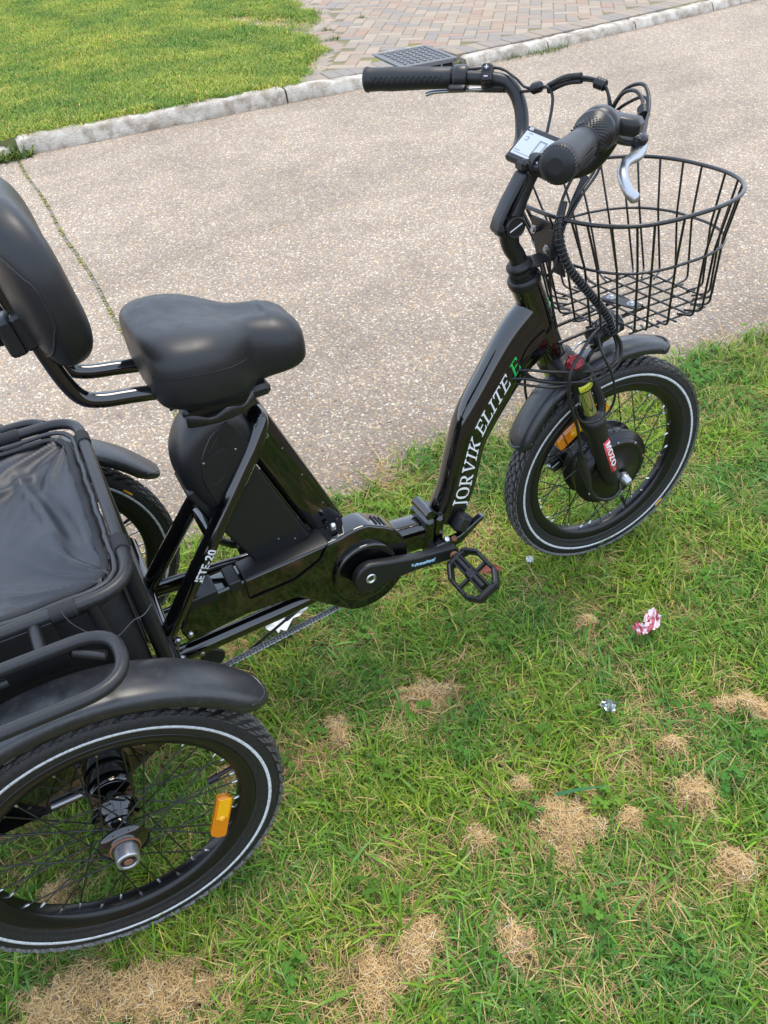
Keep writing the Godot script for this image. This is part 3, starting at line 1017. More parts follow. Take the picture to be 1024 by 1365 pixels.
	lettering(st, "JETE-20", "Droid Sans", 0.0145, func(s, y, o):
		var d: float = s + 0.122
		var i := 0
		while i < sl.size() - 2 and sl[i + 1] < d: i += 1
		var c := sp[i].lerp(sp[i + 1], (d - sl[i]) / (sl[i + 1] - sl[i]))
		var sdir := (sp[i + 1] - sp[i]).normalized()
		var sup := v(-sdir.y, sdir.x, 0).normalized()
		var sout := sdir.cross(sup).normalized()
		var an: float = (y - 0.003) / 0.0152
		return c + (sup * sin(an) + sout * cos(an)) * (0.0163 + o), 0.0005, true, 0.0)
	part("white_lettering", st, M.white, stay)
	st = nst()
	sweep(st, smoothed([v(0.408, 0.676, -0.012), v(0.409, 0.663, -0.034), v(0.388, 0.628, -0.045), v(0.345, 0.572, -0.05), v(0.255, 0.46, -0.06), v(0.155, 0.334, -0.07)], 7), 0.0152, 20)
	part("left_stay", st, M.gloss, fr)
	st = nst()
	rod(st, v(0.285, 0.485, 0.05), v(0.285, 0.485, -0.05), 0.013, 16)
	part("stay_bridge", st, M.gloss, fr)
	st = nst()
	ball(st, v(0.292, 0.5, -0.04), v(0.006, 0.006, 0.006), 6)
	part("bridge_bolt", st, M.steel, fr)
	for s in [-1.0, 1.0]:
		st = nst()
		sweep(st, PackedVector3Array([v(0.53, 0.262, s * 0.034), v(0.36, 0.268, s * 0.05), v(0.155, 0.268, s * 0.056)]), 0.0165, 16)
		part("chain_stay", st, M.gloss, fr)
	st = nst()
	sweep(st, PackedVector3Array([v(0.53, 0.318, -0.04), v(0.155, 0.33, -0.07)]), 0.015, 14, false, 1.2, 0.7, Vector3.UP)
	part("left_brace", st, M.gloss, fr)

func drivetrain(t: Node3D) -> void:
	var st := nst()
	var c := Vector2(0.537, 0.302)
	var poly := []
	for k in 22:
		var a := deg_to_rad(-112.0 + k * 10.6)
		poly.append(c + Vector2(cos(a), sin(a)) * (0.098 if k < 18 else 0.104))
	poly.append_array([Vector2(0.468, 0.398), Vector2(0.40, 0.394), Vector2(0.205, 0.388), Vector2(0.181, 0.335), Vector2(0.19, 0.302), Vector2(0.30, 0.312), Vector2(0.40, 0.302), Vector2(0.462, 0.245)])
	plate(st, rounded(poly, 0.009, 3), 0.022, 0.073, 0.005, Transform3D(), true, 3)
	var guard := part("chain_guard", st, M.gloss, t, FR)
	st = nst()
	# raised band along the guard's rear arm
	plate(st, rounded([Vector2(0.478, 0.402), Vector2(0.40, 0.400), Vector2(0.31, 0.395), Vector2(0.31, 0.345), Vector2(0.40, 0.346), Vector2(0.455, 0.368)], 0.006, 3), 0.02, 0.0765, 0.003, Transform3D(), true, 2)
	part("guard_band", st, M.matte, guard)
	st = nst()
	plate(st, rounded([Vector2(0.262, 0.396), Vector2(0.205, 0.394), Vector2(0.205, 0.372), Vector2(0.262, 0.374)], 0.004, 2), 0.024, 0.0745, 0.002)
	plate(st, rounded([Vector2(0.306, 0.398), Vector2(0.283, 0.397), Vector2(0.283, 0.374), Vector2(0.306, 0.376)], 0.003, 2), 0.024, 0.0745, 0.002)
	part("guard_tab", st, M.matte, guard)
	for q in [[v(0.497, 0.414, 0.05), v(0, 1, 0.1)], [v(0.195, 0.322, 0.073), v(0, 0, 1)]]:
		st = nst()
		lathe(st, [Vector2(0.0058, -0.006), Vector2(0.0058, 0.003), Vector2(0.004, 0.005), Vector2(0.002, 0.0052)], disc_axis(q[0], q[1]), 14)
		part("guard_screw", st, M.alloy, guard)
	st = nst()
	for k in 3:
		box(st, v(0.578 + k * 0.008, 0.391 - k * 0.005, 0.05), v(0.0025, 0.006, 0.03), 0.0008, Basis(Vector3.BACK, -0.5))
	part("guard_vent", st, M.matte, guard)
	st = nst()
	lathe(st, [Vector2(0.066, 0.0725), Vector2(0.0665, 0.08), Vector2(0.0645, 0.083), Vector2(0.06, 0.0835), Vector2(0.052, 0.078), Vector2(0.03, 0.078)], Transform3D(Basis.IDENTITY, v(c.x, c.y, 0)), 56)
	part("chainring_cover", st, M.gloss, guard)
	# crank, right side, reaching forward
	for s in [1.0, -1.0]:
		var b := Basis(Vector3.BACK, deg_to_rad(-8.5)) if s > 0 else Basis(Vector3.BACK, deg_to_rad(171.5))
		var xf := FR * Transform3D(b, v(c.x, c.y, 0))
		st = nst()
		var z0 := 0.082 if s > 0 else -0.1
		var poly2 := []
		for k in 9:
			var a := deg_to_rad(90.0 + k * 22.5)
			poly2.append(Vector2(cos(a), sin(a)) * 0.033)
		poly2.append_array([Vector2(0.05, -0.021), Vector2(0.1, -0.015), Vector2(0.176, -0.0145)])
		for k in 5:
			var a := deg_to_rad(-70.0 + k * 35.0)
			poly2.append(Vector2(0.182, 0) + Vector2(cos(a), sin(a)) * 0.0165)
		poly2.append_array([Vector2(0.1, 0.0185), Vector2(0.045, 0.026)])
		plate(st, PackedVector2Array(poly2), z0, z0 + 0.02, 0.005, Transform3D(), true, 3)
		var crank := part("crank_arm", st, M.matte, t, xf)
		st = nst()
		lathe(st, [Vector2(0.011, z0 + 0.019), Vector2(0.0105, z0 + 0.022), Vector2(0.0075, z0 + 0.0225), Vector2(0.006, z0 + 0.02)], Transform3D(), 20)
		part("crank_bolt", st, M.alloy if s > 0 else M.matte, crank)
		if s > 0:
			st = nst()
			lettering(st, "Prowheel", "Droid Sans", 0.0075, func(q, y, o): return v(0.096 + q + y * 0.25, y + 0.001, 0.1021 + o), 0.0005, true)
			part("pale_blue_lettering", st, M.cyan, crank)
			st = nst()
			box(st, v(0.091, 0.001, 0.1022), v(0.006, 0.0016, 0.0005), 0.0001)
			box(st, v(0.09, 0.0045, 0.1022), v(0.005, 0.0014, 0.0005), 0.0001)
			part("lettering_mark", st, M.cyan, crank)
		pedal(t, FR * Transform3D(Basis.IDENTITY, v(c.x, c.y, z0 + 0.02 if s > 0 else z0) + b * v(0.182, 0, 0)), s)
	# the lower run of the chain
	st = nst()
	var ca := v(0.51, 0.212, 0.045); var cb := v(0.225, 0.183, 0.045)
	var n := 44
	for k in n:
		var q := ca.lerp(cb, (k + 0.5) / n)
		var dir := (cb - ca).normalized()
		var bb := Basis(dir, v(-dir.y, dir.x, 0), v(0, 0, 1))
		var w := 0.0036 if k % 2 == 0 else 0.0024
		for s in [-1.0, 1.0]:
			box(st, q + v(0, 0, s * w), v(0.0086, 0.0072, 0.0011), 0.0022, bb)
		rod(st, q - dir * 0.0033 + v(0, 0, -0.0044), q - dir * 0.0033 + v(0, 0, 0.0044), 0.0022, 6)
	part("chain", st, M.chain, t, FR)
	st = nst()
	rod(st, v(0.405, 0.235, 0.033), v(0.22, 0.15, 0.033), 0.0028, 8)
	rod(st, v(0.41, 0.237, 0.033), v(0.375, 0.221, 0.033), 0.0042, 8)
	part("gear_cable", st, M.cable, t, FR)

func pedal(t: Node3D, xf: Transform3D, s: float) -> void:
	var st := nst()
	var tilt := Basis(Vector3.BACK, 0.55 if s > 0 else 0.1)
	var p := group("pedal", t, Transform3D(xf.basis * tilt, xf.origin))
	rod(st, v(0, 0, 0), v(0, 0, s * 0.024), 0.0085, 14)
	rod(st, v(0, 0, s * 0.02), v(0, 0, s * 0.112), 0.0075, 12)
	part("spindle", st, M.matte, p)
	st = nst()
	lathe(st, [Vector2(0.0088, 0.0), Vector2(0.0092, 0.002), Vector2(0.0088, 0.006)], Transform3D(Basis.IDENTITY, v(0, 0, s * 0.002)), 16)
	part("rust_ring", st, M.rust, p)
	# an octagonal cage round the spindle
	st = nst()
	var oc := [v(-0.037, 0, 0.046), v(-0.019, 0, 0.016), v(0.022, 0, 0.016), v(0.037, 0, 0.04), v(0.037, 0, 0.1), v(0.02, 0, 0.126), v(-0.022, 0, 0.126), v(-0.037, 0, 0.104)]
	var path := PackedVector3Array()
	for q in oc: path.append(v(q.x, 0, q.z * s))
	sweep(st, cornered(path, 0.003, 2, true), 0.0105, 8, true, 1.0, 0.42, Vector3.UP, 0.45)
	for x in [-0.009, 0.009]:
		box(st, v(x, 0, s * 0.07), v(0.005, 0.014, 0.1), 0.0015)
	box(st, v(0.0, 0, s * 0.072), v(0.072, 0.011, 0.006), 0.0015)
	box(st, v(0.0, 0, s * 0.07), v(0.024, 0.02, 0.024), 0.005)
	part("cage", st, M.matte, p)
	st = nst()
	for q in [[-0.037, 0.052], [-0.037, 0.1], [0.037, 0.045], [0.037, 0.095], [-0.018, 0.126], [0.018, 0.126], [-0.015, 0.017], [0.018, 0.017]]:
		lathe(st, [Vector2(0.0026, -0.013), Vector2(0.0026, 0.013), Vector2(0.0018, 0.0148)], disc_axis(v(q[0], 0, q[1] * s), Vector3.UP), 6)
	part("grip_pins", st, M.matte, p)

func saddle(t: Node3D) -> void:
	var st := nst()
	# stations along x: x, half width, top, bottom
	var S := [[0.258, 0.07, 0.842, 0.785], [0.2605, 0.092, 0.855, 0.768], [0.268, 0.110, 0.862, 0.757], [0.283, 0.122, 0.867, 0.752], [0.303, 0.128, 0.868, 0.747], [0.33, 0.1285, 0.866, 0.743], [0.355, 0.1235, 0.861, 0.739], [0.378, 0.109, 0.854, 0.735], [0.398, 0.089, 0.847, 0.733], [0.416, 0.073, 0.842, 0.733], [0.434, 0.069, 0.840, 0.735], [0.453, 0.072, 0.838, 0.736], [0.470, 0.0735, 0.834, 0.738], [0.487, 0.069, 0.827, 0.741], [0.50, 0.057, 0.817, 0.747], [0.508, 0.034, 0.802, 0.762]]
	var pts := []
	for q in S: pts.append([v(q[0], q[1], 0), v(q[2], q[3], 0)])
	var A := []; var B := []
	for q in pts: A.append(q[0]); B.append(q[1])
	var sa := smoothed(A, 4); var sb := smoothed(B, 4)
	var rings := []
	for i in sa.size():
		var x := sa[i].x; var w := sa[i].y; var yt := sb[i].x; var yb := sb[i].y
		var ring := PackedVector3Array()
		for j in 40:
			var a := TAU * j / 40
			var ca := cos(a); var sn := sin(a)
			var z := w * signf(ca) * pow(absf(ca), lerpf(0.6, 0.85, smoothstep(0.40, 0.46, x)))
			var y: float
			var mid := lerpf(yb, yt, 0.46)
			if sn >= 0: y = mid + (yt - mid) * pow(sn, lerpf(0.52, 0.8, smoothstep(0.40, 0.46, x)))
			else: y = mid + (mid - yb) * -pow(-sn, 0.5)
			# a shallow dish along the middle and pads each side
			if sn > 0.0:
				var u := z / maxf(w, 0.02)
				y -= 0.008 * (exp(-u * u * 6.0)) * clampf((x - 0.24) * 12.0, 0.0, 1.0) * (1.0 if x < 0.46 else 0.55)
			ring.append(v(x, y, z * (1.0 if sn > 0 else lerpf(1.0, 0.93, -sn))))
		rings.append(ring)
	loft(st, rings)
	var sd := part("saddle", st, M.vinyl, t, FR)
	# the seam that runs round the side
	for s in [1.0, -1.0]:
		var seam := []
		for i in range(5, sa.size() - 28, 3):
			var w := sa[i].y
			var q := lerpf(sb[i].y, sb[i].x, 0.60)
			seam.append(v(sa[i].x, q, s * (w * 0.9935)))
		st = nst()
		sweep(st, smoothed(seam, 4), 0.0014, 6)
		part("seam", st, M.cloth, sd)
	# wavy plastic edge of the saddle's base
	st = nst()
	var prof := []
	var under := []
	for s in [1.0]:
		for k in 15:
			var f := k / 14.0
			var x := lerpf(0.285, 0.395, f)
			var w := 0.0
			for i in sa.size() - 1:
				if sa[i].x <= x and sa[i + 1].x >= x:
					w = lerpf(sa[i].y, sa[i + 1].y, (x - sa[i].x) / maxf(0.0001, sa[i + 1].x - sa[i].x)); break
			prof.append(v(x, 0.760 - 0.010 * f + 0.0045 * sin(f * 13.0 + 0.6), w * 0.99 + 0.002))
			under.append(v(x, 0.742 - 0.010 * f, w * 0.955))
	for s in [1.0, -1.0]:
		var rr := []
		for k in prof.size():
			var a: Vector3 = prof[k]; var b: Vector3 = under[k]
			rr.append(PackedVector3Array([v(a.x, a.y, a.z * s), v(a.x, a.y - 0.0015, (a.z + 0.0035) * s), v(b.x, b.y, (b.z + 0.004) * s), v(b.x, b.y - 0.002, b.z * s), v(b.x, b.y + 0.004, (b.z - 0.004) * s)]))
		st = nst()
		loft(st, rr)
		part("saddle_base", st, M.plastic, sd)
	st = nst()
	box(st, v(0.36, 0.735, 0), v(0.14, 0.02, 0.15), 0.006)
	rod(st, v(0.44, 0.74, 0.022), v(0.28, 0.728, 0.022), 0.0045)
	rod(st, v(0.44, 0.74, -0.022), v(0.28, 0.728, -0.022), 0.0045)
	part("saddle_rails", st, M.matte, sd)

func backrest(t: Node3D) -> void:
	for s in [1.0, -1.0]:
		var st := nst()
		sweep(st, smoothed([v(0.40, 0.752, s * 0.05), v(0.30, 0.769, s * 0.052), v(0.235, 0.781, s * 0.052), v(0.19, 0.789, s * 0.052), v(0.165, 0.803, s * 0.052), v(0.15, 0.84, s * 0.052), v(0.135, 0.91, s * 0.051), v(0.108, 1.03, s * 0.05), v(0.1, 1.06, s * 0.05)], 6), 0.0113, 16)
		part("backrest_tube", st, M.gloss, t, FR)
	# the pad
	var st := nst()
	var rings := []
	var n := 44
	var tilt := Basis(Vector3.BACK, deg_to_rad(8.0))
	var C := v(0.153, 0.968, 0)
	var pad_point := func(u: float, a: float, grow: float) -> Vector3:
		var w := u * 0.152
		var k := pow(maxf(0.0, 1.0 - pow(absf(u), 3.2)), 1.0 / 2.4)
		var ca := cos(a); var sa := sin(a)
		var hx := signf(ca) * pow(absf(ca), 0.75) * 0.046 * (1.0 if ca > 0 else 0.72)
		var hy := signf(sa) * pow(absf(sa), 0.7) * 0.114
		hy *= 1.0 + 0.006 * sin(u * 47.0 + 3.0 * sin(u * 9.0)) * (1.0 - absf(ca))
		if ca > 0: hx -= 0.014 * ca * exp(-pow(hy / 0.055, 2.0)) * (1.0 - u * u) * (1.0 - u * u)
		return C + tilt * v(hx * lerpf(k, 1.0, 0.3 * k) * grow + 0.75 * w * w, hy * maxf(k, 0.02) * grow, w)
	for i in n + 1:
		var u := sin(PI * 0.5 * (-1.0 + 2.0 * i / n))
		var ring := PackedVector3Array()
		for j in 44: ring.append(pad_point.call(u, TAU * j / 44, 1.0))
		rings.append(ring)
	loft(st, rings)
	var pad := part("backrest_pad", st, M.vinyl, t, FR)
	st = nst()
	var seam := []
	for i in 25: seam.append(pad_point.call(sin(PI * 0.5 * lerpf(-0.9, 0.9, i / 24.0)), deg_to_rad(138.0), 1.0))
	for i in 25: seam.append(pad_point.call(sin(PI * 0.5 * lerpf(0.9, -0.9, i / 24.0)), deg_to_rad(222.0), 1.0))
	sweep(st, smoothed(seam, 3, true), 0.0018, 6, true)
	part("seam", st, M.vinyl, pad)
	var cl: MeshInstance3D
	for s in [-1.0, 1.0]:
		st = nst()
		box(st, v(0.112, 0.912, s * 0.05), v(0.024, 0.052, 0.04), 0.005, tilt, 0.008)
		box(st, v(0.135, 0.917, s * 0.05), v(0.03, 0.05, 0.046), 0.004, tilt)
		cl = part("clamp_bracket", st, M.plastic, t, FR)
	st = nst()
	lathe(st, [Vector2(0.014, 0.0), Vector2(0.019, 0.002), Vector2(0.019, 0.022), Vector2(0.015, 0.026), Vector2(0.006, 0.026)], FR.affine_inverse() * (FR * disc_axis(v(0.104, 0.915, 0.04), v(-1, 0.15, 0))), 12)
	part("clamp_knob", st, M.plastic, cl)

func front_wheel(t: Node3D) -> void:
	var w := group("front_wheel", t, ST * Transform3D(Basis.IDENTITY, v(1.18, R, 0)))
	tyre_and_spokes(w, -1.15, 0.088, 0.022)
	var st := nst()
	lathe(st, [Vector2(0.03, -0.052), Vector2(0.06, -0.05), Vector2(0.078, -0.042), Vector2(0.082, -0.034), Vector2(0.082, -0.028), Vector2(0.093, -0.027), Vector2(0.094, -0.02), Vector2(0.083, -0.018), Vector2(0.083, 0.018), Vector2(0.094, 0.02), Vector2(0.093, 0.027), Vector2(0.082, 0.028), Vector2(0.08, 0.036), Vector2(0.074, 0.042), Vector2(0.068, 0.0435), Vector2(0.0665, 0.0425), Vector2(0.062, 0.0435), Vector2(0.03, 0.05), Vector2(0.022, 0.056), Vector2(0.016, 0.058)], Transform3D(), 64)
	part("hub_motor", st, M.rim, w)
	for k in 9:
		st = nst()
		var a := TAU * k / 9 + 0.2
		lathe(st, [Vector2(0.0036, 0.0), Vector2(0.0036, 0.0025), Vector2(0.002, 0.003)], Transform3D(Basis.IDENTITY, v(0.0755 * cos(a), 0.0755 * sin(a), 0.0405)), 8)
		part("motor_bolt", st, M.rust if k % 3 == 0 else M.steel, w)
	st = nst()
	rod(st, v(0, 0, -0.08), v(0, 0, 0.075), 0.006, 12)
	lathe(st, [Vector2(0.0135, 0.066), Vector2(0.0135, 0.0685)], Transform3D(), 20)
	part("axle", st, M.silver, w)
	st = nst()
	lathe(st, [Vector2(0.0125, 0.068), Vector2(0.0125, 0.0785), Vector2(0.0105, 0.081), Vector2(0.0095, 0.09), Vector2(0.006, 0.093)], Transform3D(), 6)
	part("axle_nut", st, M.silver, w)
	st = nst()
	lathe(st, [Vector2(0.062, -0.06), Vector2(0.08, -0.06), Vector2(0.08, -0.058), Vector2(0.062, -0.058)], Transform3D(), 48, true)
	part("brake_disc", st, M.steel, w)
	reflector(w, v(-0.097, 0.113, 0.0), 0.62, 0.085, 0.03, 0.0)
	reflector(w, v(-0.018, 0.15, -0.02), -0.9, 0.07, 0.026, 0.0)
	# fork
	var top := v(1.035, 0.566, 0); var drop := v(1.158, 0.25, 0)
	var axf := (drop - top).normalized()
	var fwd := v(-axf.y, axf.x, 0)
	st = nst()
	var cr := PackedVector3Array([v(1.03, 0.556, -0.078), v(1.032, 0.562, -0.04), v(1.03, 0.566, 0), v(1.032, 0.562, 0.04), v(1.03, 0.556, 0.078)])
	sweep(st, cr, [0.02, 0.024, 0.03, 0.024, 0.02], 18, false, 0.75, 1.2, Vector3.UP, 0.75)
	for s in [-1.0, 1.0]:
		rod(st, top + axf * -0.014 + v(0, 0, s * 0.06), top + axf * 0.048 + v(0, 0, s * 0.06), 0.0215, 20)
	rod(st, v(1.025, 0.58, 0), v(1.033, 0.55, 0), 0.02, 16)
	var fork := part("suspension_fork", st, M.matte, t, ST)
	for s in [-1.0, 1.0]:
		st = nst()
		rod(st, top + axf * 0.03 + v(0, 0, s * 0.06), top + axf * 0.17 + v(0, 0, s * 0.06), 0.0148, 20)
		part("stanchion", st, M.chrome, fork)
		st = nst()
		var xa := disc_axis(top + v(0, 0, s * 0.06), axf)
		lathe(st, [Vector2(0.0225, 0.128), Vector2(0.0268, 0.129), Vector2(0.0272, 0.148), Vector2(0.0245, 0.165), Vector2(0.0225, 0.19), Vector2(0.0215, 0.29), Vector2(0.02, 0.325), Vector2(0.017, 0.338)], xa, 24)
		lathe(st, [Vector2(0.0165, 0.122), Vector2(0.0205, 0.124), Vector2(0.0222, 0.1285)], xa, 24)
		var leg := part("fork_leg", st, M.matte, fork)
		st = nst()
		box(st, drop + v(0.012, 0.006, s * 0.066), v(0.05, 0.03, 0.008), 0.004, Basis(Vector3.BACK, -0.2), 0.01)
		part("dropout", st, M.matte, leg)
	st = nst()
	# arch that joins the legs over the tyre
	var a0 := top + axf * 0.146
	sweep(st, smoothed([a0 + v(0, 0, 0.068) + fwd * 0.012, a0 + v(0, 0, 0.058) + fwd * 0.03 - axf * 0.03, a0 + fwd * 0.03 - axf * 0.11 + v(0, 0, 0.042), a0 + fwd * 0.028 - axf * 0.118, a0 + fwd * 0.03 - axf * 0.11 + v(0, 0, -0.042), a0 + v(0, 0, -0.058) + fwd * 0.03 - axf * 0.03, a0 + v(0, 0, -0.068) + fwd * 0.012], 6), 0.0095, 12, false, 1.0, 0.8)
	part("fork_arch", st, M.matte, fork)
	for s in [1.0, -1.0]:
		st = nst()
		var xc := disc_axis(top + v(0, 0, s * 0.06), -axf)
		lathe(st, [Vector2(0.0175, 0.010), Vector2(0.018, 0.012), Vector2(0.018, 0.017), Vector2(0.0155, 0.019), Vector2(0.0138, 0.02), Vector2(0.0138, 0.0245), Vector2(0.010, 0.027)], xc, 24)
		for k in 4:
			var an := TAU * k / 4
			box(st, xc * v(0.0095 * cos(an), 0.0095 * sin(an), 0.0265), v(0.01, 0.0045, 0.006), 0.0015, xc.basis * Basis(Vector3.BACK, an))
		part("red_fork_cap", st, M.redcap, fork)
	st = nst()
	var xl := top + axf * 0.036 + v(0, 0, 0.06)
	var lt := PackedVector3Array(); var rings := []
	for k in 9:
		var an := deg_to_rad(20.0 + k * 14.0)
		var o := v(0, 0, 1) * sin(an) + fwd * cos(an)
		rings.append(PackedVector3Array([xl + o * 0.0218 - axf * 0.008, xl + o * 0.0222 - axf * 0.008, xl + o * 0.0222 + axf * 0.008, xl + o * 0.0218 + axf * 0.008]))
	loft(st, rings)
	part("yellow_sticker", st, M.yellow, fork)
	st = nst()
	for k in 5:
		var an := deg_to_rad(48.0 + k * 13.0)
		var o := v(0, 0, 1) * sin(an) + fwd * cos(an)
		box(st, xl + o * 0.02225 + axf * 0.001, v(0.003, 0.0025, 0.0006), 0.0001, Basis(axf, o.cross(axf), o))
	part("sticker_print", st, M.matte, fork)
	# red decal with white letters on the right leg
	var dx := func(s: float, y: float, o: float) -> Vector3:
		# s runs down the leg, y round it
		var rr := lerpf(0.0225, 0.0214, clampf((s - 0.19) / 0.1, 0.0, 1.0))
		var an: float = deg_to_rad(78.0) + y / rr
		return top + axf * s + v(0, 0, 0.06) + (v(0, 0, 1) * sin(an) + fwd * cos(an)) * (rr + o)
	st = nst()
	rings = []
	for k in 9:
		var y := lerpf(-0.009, 0.009, k / 8.0)
		rings.append(PackedVector3Array([dx.call(0.196, y, 0.0001), dx.call(0.196, y, 0.0007), dx.call(0.292, y, 0.0007), dx.call(0.292, y, 0.0001)]))
	loft(st, rings)
	var dec := part("red_decal", st, M.red, fork)
	st = nst()
	lettering(st, "MOZO", "Droid Sans", 0.0135, func(s, y, o): return dx.call(0.203 + s * 1.4, -y - 0.001, 0.0014 + o), 0.0005, true)
	part("white_lettering", st, M.white, dec)
	# mudguard
	st = nst()
	rings = []
	var b0 := deg_to_rad(65.0); var b1 := deg_to_rad(152.0)
	var sec := [[-0.0345, -0.016], [-0.0335, -0.006], [-0.0285, 0.002], [-0.017, 0.0052], [-0.006, 0.0058], [0.0, 0.0075], [0.006, 0.0058], [0.017, 0.0052], [0.0285, 0.002], [0.0335, -0.006], [0.0345, -0.016], [0.032, -0.016], [0.0308, -0.007], [0.026, -0.0005], [0.016, 0.0024], [0.0, 0.0035], [-0.016, 0.0024], [-0.026, -0.0005], [-0.0308, -0.007], [-0.032, -0.016]]
	for i in 41:
		var f := i / 40.0
		var a := lerpf(b0, b1, f)
		var tip := clampf(minf(f, 1.0 - f) / 0.05, 0.0, 1.0)
		var wd := lerpf(0.6, 1.0, sqrt(tip))
		var ring := PackedVector3Array()
		for q in sec:
			var rr: float = 0.293 + q[1] * lerpf(0.5, 1.0, tip) - 0.02 * clampf((f - 0.7) / 0.3, 0.0, 1.0)
			ring.append(v(rr * cos(a), rr * sin(a), q[0] * wd))
		rings.append(ring)
	loft(st, rings)
	var fd := part("front_fender", st, M.fender, t, ST * Transform3D(Basis.IDENTITY, v(1.18, R, 0)))
	for e in [[b0, 0.2985, 1.0], [b1, 0.2785, -1.0]]:
		st = nst()
		var lip := []
		for i in 9:
			var s := (i - 4) / 4.0
			var a: float = e[0] + e[2] * (0.008 + 0.10 * pow(absf(s), 2.2))
			var rr: float = e[1] - 0.015 * pow(absf(s), 3.0)
			lip.append(v(rr * cos(a), rr * sin(a), s * 0.0335))
		sweep(st, smoothed(lip, 3), 0.0032, 6)
		part("fender_lip", st, M.fender, fd)
	# brake caliper behind the left leg
	st = nst()
	box(st, v(1.098, 0.262, -0.062), v(0.06, 0.045, 0.036), 0.006, Basis(Vector3.BACK, 0.5))
	box(st, v(1.075, 0.29, -0.05), v(0.03, 0.02, 0.03), 0.004, Basis(Vector3.BACK, 0.2))
	box(st, v(1.075, 0.325, -0.062), v(0.055, 0.012, 0.014), 0.003, Basis(Vector3.BACK, 0.15))
	lathe(st, [Vector2(0.012, 0.0), Vector2(0.012, 0.012), Vector2(0.009, 0.014)], Transform3D(Basis.IDENTITY, v(1.112, 0.275, -0.044)), 20)
	var cal := part("brake_caliper", st, M.matte, fork)
	st = nst()
	ball(st, v(1.06, 0.262, -0.04), v(0.007, 0.007, 0.006), 6)
	box(st, v(1.082, 0.252, -0.0435), v(0.024, 0.012, 0.002), 0.001, Basis(Vector3.BACK, 0.5))
	lathe(st, [Vector2(0.009, 0.0), Vector2(0.009, 0.003), Vector2(0.006, 0.004), Vector2(0.004, 0.003)], Transform3D(Basis.IDENTITY, v(1.112, 0.275, -0.0305)), 16)
	part("caliper_fittings", st, M.steel, cal)

